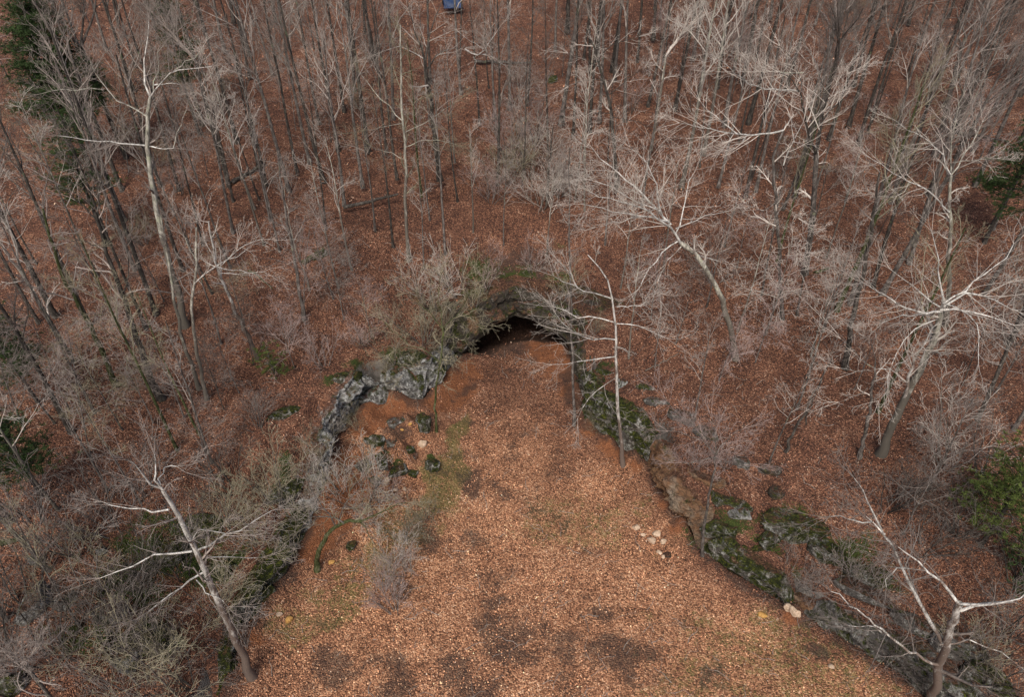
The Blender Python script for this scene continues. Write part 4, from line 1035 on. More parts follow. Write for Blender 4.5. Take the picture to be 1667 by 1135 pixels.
hero("slender grey tree with short bleached dead limbs beside the twin trunked one",
     [(1401, 743), (1405, 715), (1412, 680), (1418, 650), (1422, 620), (1425, 590)], .13, .05,
     [([(1420, 605), (1400, 603), (1368, 600)], .035, -.2, 0, 'bark_white'), ([(1422, 602), (1448, 601), (1465, 588), (1482, 580)], .045, -.2, 0, 'bark_white'),
      ([(1424, 600), (1405, 590), (1390, 570), (1370, 555)], .04, .3), ([(1448, 603), (1445, 640), (1432, 655)], .03, -.3, 0, 'bark_white'), ([(1412, 632), (1395, 643), (1365, 655)], .025, -.3, 0, 'bark_white'),
      ([(1425, 592), (1420, 565), (1405, 545)], .035, .2)],
     'bark_grey', 'twig_pale', 507, 6, 1.8, 4, .6, kids=(0, 4, 5, 4, 2))
hero("pale trunked tree at the right with a long white limb reaching to the left",
     [(1540, 530), (1544, 480), (1545, 430), (1546, 390), (1546, 355), (1546, 320), (1548, 285)], .17, .09,
     [([(1545, 345), (1530, 328), (1510, 309), (1490, 300), (1473, 294), (1440, 272), (1409, 252)], .07, -.2, 0, 'bark_white'), ([(1548, 285), (1535, 255), (1520, 235), (1490, 215), (1460, 198)], .06, .3, 0, 'bark_white'),
      ([(1548, 285), (1560, 262), (1575, 240), (1601, 200)], .06, .3), ([(1480, 297), (1475, 315), (1440, 325), (1405, 310)], .035, -.3), ([(1552, 265), (1585, 260), (1625, 258)], .035, .2),
      ([(1548, 280), (1550, 220), (1560, 150)], .05, .3)],
     'bark_pale', 'twig_pale', 508, 8, 2.2, 5, .6)
hero("tall pale tree at the upper left with long white level limbs",
     [(302, 530), (292, 480), (280, 440), (268, 400), (258, 360), (250, 315), (244, 265), (240, 220), (238, 185), (245, 158)], .25, .11,
     [([(245, 158), (238, 140), (232, 124), (236, 95), (240, 70), (242, 34)], .08, .2, 0, 'bark_white'), ([(245, 158), (252, 140), (285, 114), (310, 108), (345, 108)], .07, -.2, 0, 'bark_white'),
      ([(240, 237), (232, 237), (215, 232), (178, 232), (134, 225), (95, 220)], .07, -.3, 0, 'bark_white'), ([(240, 190), (215, 175), (185, 160), (165, 130), (145, 95)], .06, .3),
      ([(170, 146), (140, 143), (117, 144), (60, 153)], .04, -.2, .8), ([(242, 238), (258, 241), (282, 242)], .06, -.2, 0, 'bark_white'), ([(250, 150), (256, 120), (254, 95), (265, 70)], .05, .3),
      ([(282, 242), (290, 215), (302, 180)], .04, .2), ([(252, 138), (275, 134), (290, 136)], .05, -.3, 0, 'bark_white'), ([(285, 114), (310, 95), (333, 80)], .04, .3)],
     'bark_pale', 'twig_grey', 509, 9, 2.5, 5, .6)
hero("dark forked tree at top centre with one pale crooked limb out to the right",
     [(716, 290), (712, 260), (708, 230), (705, 200), (702, 170), (699, 140), (693, 112)], .24, .17,
     [([(693, 112), (689, 80), (678, 55), (669, 34), (663, -5)], .12, .1, 0, 'bark_dark'), ([(693, 112), (693, 80), (703, 44), (712, 20), (725, -10)], .12, .2, 0, 'bark_dark'),
      ([(695, 112), (706, 94), (726, 79), (745, 77), (757, 79)], .10, -.1, 0, 'bark_dark'), ([(757, 79), (773, 94), (787, 87), (795, 70), (812, 45)], .07, -.1, -.3, 'bark_white'),
      ([(785, 88), (805, 92), (820, 105)], .04, -.2, -.4, 'bark_white'), ([(770, 92), (775, 100)], .05, -.2, -.3, 'bark_white'), ([(790, 80), (770, 70), (750, 55)], .035, .3, -.4, 'bark_white'),
      ([(690, 95), (650, 70), (640, 78), (625, 82)], .05, -.3, 0, 'bark_white')],
     'bark_dark', 'twig_pale', 510, 6, 2.2, 3, .6)
hero("upright pale green tinted tree left of top centre with fine level twigs",
     [(666, 425), (662, 390), (660, 350), (661, 300), (660, 260), (657, 210), (654, 160), (652, 100), (652, 40)], .15, .05,
     [([(657, 198), (635, 180), (622, 161), (600, 140), (585, 118)], .05, .2), ([(660, 215), (690, 200), (710, 188), (735, 168)], .05, -.2), ([(658, 240), (700, 225), (740, 235)], .04, -.3),
      ([(657, 200), (630, 205), (595, 215)], .035, -.4), ([(660, 260), (640, 250), (610, 240)], .03, .3)],
     'bark_pale', 'twig_olive', 511, 8, 2.2, 12, .3)
hero("dark crooked tree at top centre right with fine drooping crown",
     [(1005, 303), (1001, 260), (998, 220), (996, 180), (988, 150), (980, 125), (975, 95), (962, 65)], .2, .08,
     [([(982, 130), (950, 130), (925, 140)], .04, -.3), ([(990, 155), (1020, 130), (1050, 110)], .05, .3), ([(975, 90), (1000, 70), (1040, 60)], .05, -.3), ([(978, 110), (950, 95), (925, 85)], .04, .3),
      ([(996, 185), (970, 182), (945, 190)], .04, -.4), ([(999, 190), (1030, 195), (1075, 215)], .045, -.3)],
     'bark_dark', 'twig_pale', 512, 8, 2.2, 5, .5)
hero("broad forked tree right of top centre, grey foot and dark limbs",
     [(1310, 445), (1315, 410), (1320, 370), (1324, 330), (1327, 290), (1328, 250)], .24, .17,
     [([(1328, 250), (1315, 215), (1308, 180), (1305, 150), (1290, 125), (1265, 115)], .12, -.1, 0, 'bark_dark'), ([(1328, 250), (1335, 210), (1340, 175), (1352, 140), (1380, 120)], .12, .2, 0, 'bark_dark'),
      ([(1300, 148), (1278, 146), (1255, 146), (1234, 142), (1214, 134), (1190, 112), (1165, 92)], .07, -.4, -.4, 'bark_white'), ([(1308, 118), (1290, 117), (1260, 118), (1235, 116)], .06, -.2, 0, 'bark_pale'),
      ([(1345, 170), (1340, 135), (1325, 105)], .06, .2, 0, 'bark_dark'), ([(1340, 195), (1370, 160), (1395, 120)], .06, .3, 0, 'bark_dark'), ([(1305, 150), (1300, 110), (1270, 75)], .05, .3)],
     'bark_grey', 'twig_pale', 513, 9, 2.4, 3, .6)
hero("pale crooked limbed tree in front of the broad forked one, limb level to the left",
     [(1275, 520), (1270, 450), (1268, 400), (1265, 350), (1262, 310), (1258, 270), (1262, 230), (1275, 212)], .14, .08,
     [([(1275, 212), (1255, 215), (1234, 222), (1200, 218), (1164, 212), (1135, 205), (1105, 198)], .08, -.2, 0, 'bark_white'), ([(1215, 220), (1208, 235), (1185, 243)], .05, -.3, 0, 'bark_white'),
      ([(1275, 269), (1285, 250), (1293, 232), (1297, 212), (1308, 195)], .06, -.2, 0, 'bark_white'), ([(1293, 232), (1288, 205), (1290, 190)], .035, .1, 0, 'bark_white'), ([(1262, 335), (1280, 340), (1300, 355)], .035, -.3),
      ([(1262, 330), (1240, 345), (1215, 330)], .035, -.2), ([(1200, 218), (1170, 195), (1140, 165)], .045, .2, -.8, 'bark_white')],
     'bark_grey', 'twig_pale', 514, 10, 2.2, 4, .5)
hero("dark straight tree behind the bleached limbed one, leaning to the right",
     [(1376, 600), (1381, 560), (1385, 530), (1392, 500), (1400, 470), (1408, 430), (1416, 390), (1424, 340), (1432, 280)], .2, .06, [],
     'bark_dark', 'twig_grey', 515, 8, 2.2, 12, .45)
hero("dark thick trunk with grey upper crown, middle of the left slope",
     [(264, 650), (250, 625), (238, 600), (226, 560), (214, 520), (200, 480), (185, 440), (172, 410), (165, 380), (155, 345)], .24, .08,
     [([(172, 408), (150, 395), (115, 392)], .05, -.3), ([(200, 480), (212, 460), (205, 400), (215, 370)], .05, .3), ([(160, 360), (130, 330), (100, 300)], .06, -.2), ([(157, 350), (160, 310), (170, 270)], .06, .3)],
     'bark_dark', 'twig_grey', 516, 9, 2.4, 7, .5)
hero("dark mossy trunk left of the thick one, on the left slope",
     [(191, 628), (178, 600), (165, 575), (150, 540), (135, 510), (118, 480), (105, 450), (92, 420), (80, 380), (70, 340)], .19, .06,
     [([(140, 520), (165, 512), (180, 505)], .035, -.3), ([(118, 470), (125, 430), (128, 425)], .04, -.2, 0, 'bark_white')],
     'bark_moss', 'twig_grey', 517, 8, 2.4, 10, .5)
hero("pale slim trunk forking at mid height on the left slope, longer of a close pair",
     [(336, 650), (330, 620), (322, 580), (314, 540), (312, 500), (315, 465), (320, 440), (318, 400), (320, 370)], .13, .05,
     [([(316, 463), (335, 445), (352, 433), (375, 420), (400, 408)], .05, -.2, 0, 'bark_white'), ([(352, 433), (385, 442), (415, 446)], .03, -.2, 0, 'bark_white'), ([(318, 420), (305, 390), (290, 370)], .04, .2)],
     'bark_pale', 'twig_grey', 518, 7, 2.2, 6, .55)
hero("pale slim trunk just left of the forking pair mate on the left slope",
     [(324, 634), (315, 600), (303, 570), (294, 540), (286, 500), (280, 460), (275, 430), (268, 390), (262, 350)], .14, .05, [], 'bark_pale', 'twig_grey', 519, 8, 2.2, 9, .5)
hero("white and dark tree with fine pale crown left of centre slope",
     [(420, 585), (410, 560), (398, 535), (385, 510), (372, 480), (362, 455), (352, 430), (345, 395), (340, 360)], .16, .05,
     [([(355, 440), (375, 420), (395, 400), (425, 390)], .045, -.2, 0, 'bark_white'), ([(350, 425), (335, 400), (330, 370)], .04, .2, 0, 'bark_white'), ([(358, 445), (400, 445), (430, 440)], .03, -.3)],
     'bark_white', 'twig_pale', 520, 8, 2.2, 6, .5)
hero("paired dark and pale stems left of the cave, midway up the slope",
     [(494, 520), (489, 480), (482, 440), (475, 400), (468, 370), (463, 330), (458, 290), (452, 250)], .15, .05,
     [([(504, 474), (495, 440), (482, 410), (475, 380), (470, 350), (462, 310)], .1, .1, .4, 'bark_pale')], 'bark_grey', 'twig_grey', 521, 7, 2.4, 9, .45)
hero("small crooked mossy tree leaning out beneath the rounded buttress",
     [(710, 704), (709, 680), (708, 650), (712, 620), (716, 590), (722, 560), (720, 530)], .09, .05,
     [([(712, 625), (722, 605), (735, 590)], .04, -.2), ([(716, 590), (695, 570), (665, 560), (640, 575)], .045, .1), ([(720, 535), (700, 510), (680, 490), (660, 470)], .045, .1), ([(720, 535), (745, 510), (765, 480), (775, 450)], .045, .1),
      ([(722, 550), (755, 545), (785, 535)], .03, -.2), ([(720, 540), (715, 500), (712, 470), (720, 440)], .04, .2), ([(714, 610), (680, 600), (655, 610)], .035, -.1), ([(665, 560), (640, 540), (620, 520)], .035, .2)],
     'bark_moss', 'twig_olive', 522, 8, 1.8, 3, .6, kids=(0, 4, 7, 6, 4), wander=.3)
hero("mossy curved trunk bowing out from the clearing's left edge",
     [(515, 928), (516, 905), (524, 885), (536, 868), (550, 856), (568, 848), (590, 848)], .17, .09,
     [([(590, 848), (610, 840), (640, 825), (665, 820)], .06, .1), ([(560, 852), (540, 840), (515, 845), (490, 835)], .06, -.1, 0, 'bark_grey'), ([(585, 850), (600, 870), (605, 880)], .05, -.3),
      ([(545, 855), (520, 820), (500, 790), (490, 750)], .05, .1, 0, 'bark_grey'), ([(550, 855), (560, 820), (590, 790), (600, 760)], .04, .2, 0, 'bark_grey'), ([(515, 845), (480, 870), (440, 885)], .035, -.1, 0, 'bark_grey')],
     'bark_moss', 'twig_olive', 523, 10, 1.8, 2, .6, kids=(0, 4, 7, 5, 3), wander=.28)
hero("thin leaning sapling at the tan wall's foot with a pinkish twiggy head",
     [(1144, 905), (1143, 880), (1146, 850), (1152, 820), (1158, 790), (1164, 765), (1166, 740)], .1, .05,
     [([(1166, 742), (1150, 720), (1120, 705), (1085, 700)], .04, .1), ([(1166, 740), (1180, 715), (1210, 700)], .04, .2), ([(1166, 742), (1165, 710), (1160, 680)], .04, .2), ([(1166, 745), (1140, 750), (1110, 755)], .035, -.2), ([(1166, 745), (1190, 755), (1210, 760)], .03, -.2), ([(1155, 725), (1110, 680), (1080, 650)], .03, .2)],
     'bark_grey', 'twig_pink', 524, 11, 1.8, 3, .7, kids=(0, 4, 7, 6, 4))
hero("two dark dead stems leaning together above the right slope",
     [(1278, 735), (1285, 715), (1300, 690), (1318, 655), (1335, 620), (1355, 580)], .1, .03, [([(1312, 692), (1316, 665), (1328, 635), (1345, 600)], .06, .1)], 'bark_dark', 'twig_grey', 525, 3, 1.2, 2, .7, kids=(0, 3, 3, 2))
hero("thick grey trunk leaning right near the top right",
     [(1523, 250), (1532, 210), (1543, 170), (1550, 130), (1560, 100), (1572, 60)], .26, .16, [([(1572, 60), (1560, 30), (1545, -10)], .1, .1), ([(1570, 65), (1590, 30), (1610, -10)], .1, .2)], 'bark_grey', 'twig_grey', 526, 8, 2.6, 3, .7)

# ------------------------------------------------------------------ other trunks seen one by one: foot pixel, kind, style, size
TR = [
 (91, 516, 'tall', 'dark', 1.0), (64, 526, 'tall', 'dark', .9), (146, 530, 'tall', 'dark', 1.0), (255, 513, 'tall', 'dark', 1.15), (238, 536, 'pole', 'dark', 1.2), (299, 441, 'tall', 'dark', 1.05),
 (376, 437, 'pole', 'grey', 1.1), (346, 479, 'pole', 'dark', 1.0), (155, 673, 'pole', 'grey', 1.1), (289, 734, 'pole', 'moss', 1.15), (346, 755, 'pole', 'grey', 1.0), (326, 708, 'pole', 'moss', 1.0),
 (44, 762, 'tall', 'dark', .8), (117, 705, 'tall', 'dark', .85), (20, 850, 'pole', 'grey', 1.0), (95, 830, 'pole', 'pale', 1.0), (175, 800, 'pole', 'grey', .9), (262, 304, 'tall', 'dark', 1.0),
 (292, 311, 'tall', 'dark', 1.05), (373, 304, 'fork', 'dark', 1.0), (504, 261, 'tall', 'grey', 1.1), (527, 291, 'tall', 'dark', 1.15), (484, 280, 'tall', 'dark', 1.0), (470, 308, 'tall', 'grey', 1.1),
 (380, 328, 'pole', 'dark', 1.1), (619, 123, 'tall', 'dark', 1.1), (599, 242, 'tall', 'dark', 1.1), (646, 287, 'tall', 'dark', .95), (686, 313, 'pole', 'moss', 1.2), (829, 173, 'tall', 'grey', 1.2),
 (859, 167, 'pole', 'dark', 1.2), (780, 197, 'pole', 'dark', 1.2), (804, 190, 'pole', 'dark', 1.1), (809, 217, 'pole', 'grey', 1.1), (914, 197, 'tall', 'grey', 1.25), (924, 46, 'tall', 'dark', 1.2),
 (1099, 177, 'tall', 'dark', 1.25), (1018, 192, 'tall', 'grey', 1.2), (1110, 300, 'tall', 'pale', 1.1), (1055, 170, 'tall', 'dark', 1.1), (1146, 247, 'tall', 'pale', 1.1), (1214, 318, 'tall', 'dark', .95),
 (1231, 309, 'tall', 'grey', .95), (1218, 200, 'tall', 'dark', 1.2), (1265, 426, 'pole', 'moss', 1.1), (1397, 234, 'tall', 'dark', 1.1), (1382, 203, 'tall', 'dark', 1.2), (1384, 496, 'tall', 'grey', 1.05),
 (1614, 372, 'tall', 'grey', 1.0), (1298, 513, 'pole', 'dark', 1.1), (1362, 506, 'tall', 'moss', .9), (1421, 469, 'tall', 'dark', .95), (1436, 479, 'tall', 'grey', 1.0), (1429, 671, 'tall', 'moss', .8),
 (1591, 684, 'tall', 'dark', .95), (1297, 667, 'pole', 'grey', .9), (1251, 757, 'pole', 'grey', .7), (1129, 694, 'pole', 'grey', .75), (1024, 584, 'pole', 'pale', .8), (1066, 600, 'pole', 'grey', .5),
 (725, 416, 'pole', 'grey', 1.1), (573, 440, 'pole', 'pale', 1.0), (552, 470, 'pole', 'pale', 1.0), (1247, 545, 'sapling', 'pale', 1.3), (890, 330, 'spread', 'dark', .55), (1640, 560, 'tall', 'grey', 1.0),
 (1480, 430, 'tall', 'grey', 1.1), (1330, 300, 'pole', 'grey', 1.0), (1450, 330, 'tall', 'grey', 1.1), (1500, 360, 'pole', 'pale', 1.1), (1180, 400, 'pole', 'grey', .8), (1275, 340, 'tall', 'dark', .8),
 (205, 360, 'tall', 'grey', 1.0), (60, 430, 'pole', 'dark', .9), (25, 600, 'fork', 'grey', .8), (120, 590, 'fork', 'pale', .8), (430, 400, 'pole', 'pale', 1.0),
 (560, 330, 'tall', 'grey', .85), (440, 360, 'pole', 'grey', 1.0), (740, 260, 'pole', 'grey', .9), (850, 280, 'sapling', 'pale', 1.2), (950, 260, 'pole', 'pale', .9), (1060, 240, 'fork', 'pale', .8),
 (1600, 480, 'fork', 'grey', .85), (1650, 700, 'fork', 'grey', .7), (80, 930, 'fork', 'grey', .65), (130, 1020, 'pole', 'olive', .7), (10, 1010, 'fork', 'grey', .6), (300, 1150, 'sapling', 'olive', 1.2),
 (120, 1180, 'fork', 'grey', .55), (230, 820, 'pole', 'olive', .7), (935, 330, 'pole', 'pale', 1.0), (952, 345, 'pole', 'pale', 1.0), (480, 600, 'sapling', 'pink', .8),
 (640, 400, 'pole', 'dark', 1.0), (610, 370, 'pole', 'grey', 1.0), (530, 370, 'pole', 'dark', 1.0), (415, 340, 'pole', 'pale', 1.1), (455, 410, 'pole', 'grey', 1.0), (590, 300, 'tall', 'grey', .95), (550, 240, 'tall', 'dark', 1.0),
 (700, 360, 'pole', 'grey', .9), (745, 330, 'pole', 'dark', .9), (690, 440, 'pole', 'grey', .85), (770, 380, 'pole', 'pale', .9), (820, 400, 'pole', 'grey', .75), (985, 400, 'pole', 'grey', .9), (1045, 330, 'pole', 'grey', 1.0),
 (1080, 440, 'pole', 'pale', .85), (1150, 500, 'pole', 'grey', .8), (1240, 480, 'pole', 'grey', .9), (1170, 300, 'tall', 'grey', .9), (960, 210, 'tall', 'dark', 1.05), (1340, 540, 'pole', 'grey', .8), (1200, 540, 'pole', 'pale', .7),
 (380, 380, 'tall', 'grey', .9), (330, 400, 'pole', 'dark', 1.1), (220, 440, 'tall', 'grey', .95), (160, 450, 'pole', 'pale', 1.1), (210, 560, 'pole', 'grey', 1.0), (360, 560, 'pole', 'grey', .9), (1010, 470, 'pole', 'pale', .8), (890, 420, 'pole', 'pale', .7),
 (560, 180, 'tall', 'darkpale', 1.0), (520, 200, 'tall', 'darkpale', 1.0), (640, 190, 'tall', 'greypale', 1.0), (700, 200, 'pole', 'greypale', 1.1), (750, 150, 'tall', 'greypale', 1.0), (960, 120, 'tall', 'darkpale', 1.0), (1000, 130, 'tall', 'greypale', 1.1),
 (1345, 420, 'pole', 'pale', .9), (1510, 800, 'sapling', 'grey', 1.2), (1470, 870, 'sapling', 'grey', 1.0),
]
trees = []     # (object, u, v, kind, style)
R2 = random.Random(99)
feet = [(u, v) for (u, v, *_ ) in TR]
for (u, v, kind, style, s) in TR:
    if 250 < u < 1420: style = {'dark': 'darkpale', 'grey': 'greypale'}.get(style, style)  # paler crowns mid-frame, so the sides look dimmer by colour alone
    pos = on_ground(u, v)
    t = place_tree("bare_tree", kind, style, pos, s, R=R2)
    trees.append([t, u, v, kind, style])
# the wood carries on uphill and to the sides, as far as the picture shows
tries = 0
while len(trees) < len(TR) + 185 and tries < 6000:
    tries += 1
    u = R2.uniform(-120, 1790); v = R2.uniform(-120, 330)
    if 830 < u < 900 and v < 170: continue
    if u < 170 and v < 330: continue
    edge = abs(u - 833) / 833
    if v > 150 and R2.random() > edge + .15: continue
    pos = on_ground(u, v)
    if pos[1] > 125: continue
    if any(abs(u - a) < 18 + 8 * (b > 100) and abs(v - b) < 14 for a, b in feet): continue
    feet.append((u, v))
    kind = R2.choice(('tall', 'tall', 'tall', 'fork', 'pole', 'pole', 'pole', 'tall'))
    style = R2.choice(('dark', 'dark', 'grey', 'dark', 'grey', 'dark') if edge > .45 else ('darkpale', 'dark', 'greypale', 'grey', 'darkpale'))  # darker styles towards the frame sides paint in the edge darkening
    t = place_tree("bare_tree", kind, style, pos, R2.uniform(.85, 1.15), R=R2)
    trees.append([t, u, v, kind, style])

# shrubs and saplings
SH = [
 (605, 545, 'sapling', 'pink', .8), (590, 565, 'shrub', 'pink', .9), (592, 822, 'shrub', 'pale', 1.5), (560, 800, 'shrub', 'pale', 1.2), (620, 815, 'shrub', 'pink', 1.0), (645, 1000, 'shrub', 'pink', .95),
 (665, 935, 'shrub', 'pale', .8), (655, 880, 'shrub', 'olive', .8), (640, 925, 'shrub', 'pale', .85), (625, 965, 'shrub', 'pink', .8), (585, 700, 'shrub', 'olive', .55), (545, 712, 'shrub', 'pale', .6), (560, 665, 'shrub', 'olive', .7), (525, 735, 'shrub', 'pale', .8), (640, 610, 'shrub', 'olive', .6), (600, 850, 'shrub', 'pale', .8), (690, 850, 'shrub', 'olive', .7), (385, 800, 'shrub', 'dark', 1.3), (345, 770, 'sapling', 'grey', .8), (450, 830, 'shrub', 'olive', 1.4), (490, 850, 'shrub', 'pale', 1.3),
 (430, 900, 'shrub', 'olive', 1.2), (300, 940, 'shrub', 'dark', 1.4), (230, 970, 'shrub', 'dark', 1.5), (350, 1000, 'shrub', 'olive', 1.3), (290, 1070, 'shrub', 'olive', 1.5), (180, 1080, 'shrub', 'dark', 1.6), (90, 1080, 'shrub', 'dark', 1.6),
 (40, 990, 'shrub', 'dark', 1.6), (130, 900, 'shrub', 'grey', 1.5), (60, 850, 'shrub', 'grey', 1.5), (190, 870, 'shrub', 'grey', 1.4), (240, 800, 'shrub', 'grey', 1.2), (320, 1120, 'shrub', 'dark', 1.3), (400, 1060, 'shrub', 'grey', .8),
 (20, 1130, 'shrub', 'dark', 1.6), (240, 1130, 'shrub', 'grey', 1.5), (150, 970, 'shrub', 'olive', 1.4), (370, 870, 'shrub', 'olive', 1.2), (500, 800, 'shrub', 'olive', 1.2),
 (690, 560, 'shrub', 'olive', 1.5), (725, 550, 'shrub', 'olive', 1.0), (770, 505, 'shrub', 'olive', .8), (700, 500, 'shrub', 'pale', 1.5), (745, 480, 'shrub', 'pale', 1.5), (790, 475, 'shrub', 'pink', 1.1), (700, 600, 'shrub', 'olive', 1.1), (640, 590, 'shrub', 'olive', 1.0),
 (870, 450, 'shrub', 'pink', 1.0), (915, 490, 'shrub', 'olive', 1.0), (965, 545, 'shrub', 'olive', .7), (975, 700, 'shrub', 'olive', .7),
 (860, 290, 'shrub', 'pale', 2.0), (830, 260, 'shrub', 'pink', 1.9), (895, 290, 'shrub', 'pale', 1.8), (870, 230, 'shrub', 'pink', 1.8), (820, 300, 'shrub', 'olive', 1.7), (880, 340, 'shrub', 'pale', 1.6), (910, 320, 'shrub', 'grey', 1.6), (800, 330, 'shrub', 'pink', 1.4),
 (1130, 760, 'shrub', 'pink', .8), (1180, 760, 'shrub', 'pink', .9), (1290, 960, 'shrub', 'grey', .9), (1400, 960, 'shrub', 'grey', 1.1), (1450, 1080, 'shrub', 'dark', 1.2), 
 (1600, 1110, 'shrub', 'dark', 1.4), (1640, 1040, 'shrub', 'dark', 1.4), (1560, 1100, 'shrub', 'olive', 1.2), (1500, 900, 'shrub', 'dark', 1.3), (1440, 830, 'shrub', 'dark', 1.3), (1560, 870, 'shrub', 'dark', 1.2), (1650, 960, 'shrub', 'dark', 1.4), (1540, 760, 'shrub', 'pale', 1.6), 
 (1600, 780, 'shrub', 'dark', 1.4), (1620, 640, 'sapling', 'grey', 1.2), (1230, 590, 'sapling', 'pink', 1.2), (1170, 620, 'sapling', 'pink', .9), (1320, 580, 'sapling', 'pale', 1.2), (1060, 520, 'sapling', 'pink', 1.0), (1100, 560, 'sapling', 'grey', .8),
 (560, 520, 'sapling', 'grey', 1.0), (530, 600, 'shrub', 'pink', 1.0), (470, 560, 'shrub', 'pink', .9), (390, 640, 'sapling', 'grey', .9), (420, 700, 'shrub', 'grey', .9), (250, 690, 'sapling', 'grey', 1.1), (200, 700, 'sapling', 'olive', 1.1), (150, 750, 'sapling', 'grey', 1.2), (90, 690, 'sapling', 'grey', 1.2),
 (40, 700, 'sapling', 'grey', 1.2), (300, 680, 'sapling', 'grey', 1.0), (230, 610, 'sapling', 'pale', 1.0),
]
shr = []
for (u, v, kind, style, s) in SH:
    pos = on_ground(u, v)
    t = place_tree("bare_shrub" if kind == 'shrub' else "bare_sapling", kind, style, pos, s, R=R2, tilt=.06)
    shr.append([t, u, v, kind, style])
feet2 = [(a[1], a[2]) for a in shr]
tries = 0
while len(shr) < len(SH) + 75 and tries < 9000:
    tries += 1
    u = R2.uniform(-60, 1730); v = R2.uniform(-40, 700)
    if v > 560 and 480 < u < 1300: continue
    if v > 440 and 560 < u < 1000: continue
    if 835 < u < 900 and v < 190 and R2.random() < .8: continue
    edge = abs(u - 833) / 833
    if v > 330 and R2.random() > edge + .35: continue
    if any(abs(u - a) < 30 and abs(v - b) < 20 for a, b in feet2): continue
    pos = on_ground(u, v)
    if pos[1] > 110: continue
    feet2.append((u, v))
    kind = R2.choice(('sapling', 'sapling', 'shrub'))
    style = R2.choice(('grey', 'dark', 'pink', 'dark', 'olive') if edge > .5 else ('grey', 'pink', 'grey', 'grey', 'olive'))  # dark style only near the sides: edge dimming put into the twig colour
    t = place_tree("bare_shrub" if kind == 'shrub' else "bare_sapling", kind, style, pos, R2.uniform(.8, 1.3), R=R2, tilt=.06)
    shr.append([t, u, v, kind, style])

# labels: what it looks like, which part of the wood it stands in, and its turn there
ORD = "first second third fourth fifth sixth seventh eighth ninth tenth eleventh twelfth thirteenth fourteenth fifteenth sixteenth seventeenth eighteenth nineteenth twentieth".split()
def band(v): 
    return "top edge" if v < 90 else "upper wood" if v < 230 else "upper slope" if v < 400 else "middle slope" if v < 620 else "lower slope" if v < 860 else "bottom"
def column(u):
    return "far left" if u < 240 else "left" if u < 520 else "centre left" if u < 760 else "centre" if u < 960 else "centre right" if u < 1200 else "right" if u < 1440 else "far right"
LOOK = {'tall': "tall", 'fork': "forked", 'spread': "wide limbed", 'pole': "slender", 'sapling': "small twiggy", 'shrub': "low bushy"}
TONE = {'darkpale': "dark trunked", 'greypale': "grey", 'dark': "dark trunked", 'grey': "grey", 'pale': "pale barked", 'white': "white", 'moss': "mossy trunked", 'pink': "pinkish", 'olive': "olive tinged"}
def label_all(L, noun, grp):
    cells = {}
    for it in L:
        cells.setdefault((band(it[2]), column(it[1]), it[3], it[4]), []).append(it)
    for (b, c, k, s), its in cells.items():
        its.sort(key=lambda q: q[1])
        for i, it in enumerate(its):
            if len(its) > 1: lab = f"{LOOK[k]} {TONE[s]} {noun} in the {b}, {c}, {ORD[i]} from left"
            else: lab = f"the only {LOOK[k]} {TONE[s]} {noun} rooted in the {b}, {c}"
            tag(it[0], lab, "tree" if noun != "shrub" else "shrub", grp)
label_all(trees, "bare tree", "bare trees of the wood")
label_all([s for s in shr if s[3] == 'shrub'], "shrub", "leafless shrubs under the trees")
label_all([s for s in shr if s[3] == 'sapling'], "sapling", "leafless saplings under the trees")

# ------------------------------------------------------------------ evergreens
def pine(label, foot, h, crown_r, mat, seed, base=0.25, name="pine_tree", dens=1.0):
    R = random.Random(seed); N = np.random.default_rng(seed)
    pos = on_ground(*foot)
    t = empty(name, (pos[0], pos[1], pos[2] - .1))
    tt, tb = Tubes(), Tubes()
    pts, rad = trunk_pts(R, h, 0.016 * h, .03, .02); tt.add(pts, rad, 8)
    C = []
    nb = int(h * 5 * dens)
    for i in range(nb):
        f = base + (1 - base) * (i + R.random()) / nb
        q = f * (len(pts) - 1); k = min(len(pts) - 2, int(q)); g = q - k
        p = tuple(pts[k][j] + (pts[k + 1][j] - pts[k][j]) * g for j in range(3))
        a = R.uniform(0, 6.28); L = crown_r * (1.05 - f) ** 0.6 * R.uniform(.55, 1.15) / (1.05 - base) ** 0.6 + .25
        d = nrm((cos(a), sin(a), R.uniform(-.1, .35)))
        bp = [p]; x = p
        for s in range(5):
            d = nrm((d[0] + R.gauss(0, .12), d[1] + R.gauss(0, .12), d[2] + .05)); x = tuple(x[j] + d[j] * L / 5 for j in range(3)); bp.append(x)
        tb.add(bp, [.035 - .005 * s for s in range(6)], 4)
        m = int(L * 16)
        for s in range(m):
            e = R.uniform(.25, 1) * 5; k2 = min(4, int(e)); w = tuple(bp[k2][j] + (bp[k2 + 1][j] - bp[k2][j]) * (e - k2) for j in range(3))
            sp = .34
            C.append((w[0] + R.gauss(0, sp), w[1] + R.gauss(0, sp), w[2] + R.gauss(0, .10)))
    C = np.array(C); n = len(C); K = 13
    d = N.normal(0, 1, (n, K, 3)); d[:, :, 2] = d[:, :, 2] * .6 + .45; d /= np.linalg.norm(d, axis=2, keepdims=True)
    L = N.uniform(.12, .24, (n, K, 1))
    w = np.cross(d, N.normal(0, 1, (n, K, 3))); w /= np.linalg.norm(w, axis=2, keepdims=True); w *= .018
    c = C[:, None, :] + d * .02
    V = np.stack([c - w, c + w, c + d * L], 2).reshape(-1, 3)
    F = np.arange(len(V)).reshape(-1, 3)
    link("trunk", tt.mesh("trunk", MAT['bark_dark']), t); link("branches", tb.mesh("branches", MAT['bark_dark']), t)
    link("crown", np_mesh("crown", V, [F], MAT[mat]), t)
    tag(t, label, "tree")
pine("tall dark green pine in the upper left corner", (152, 285), 12.5, 3.2, 'needle_dark', 31, .35, dens=3.2)
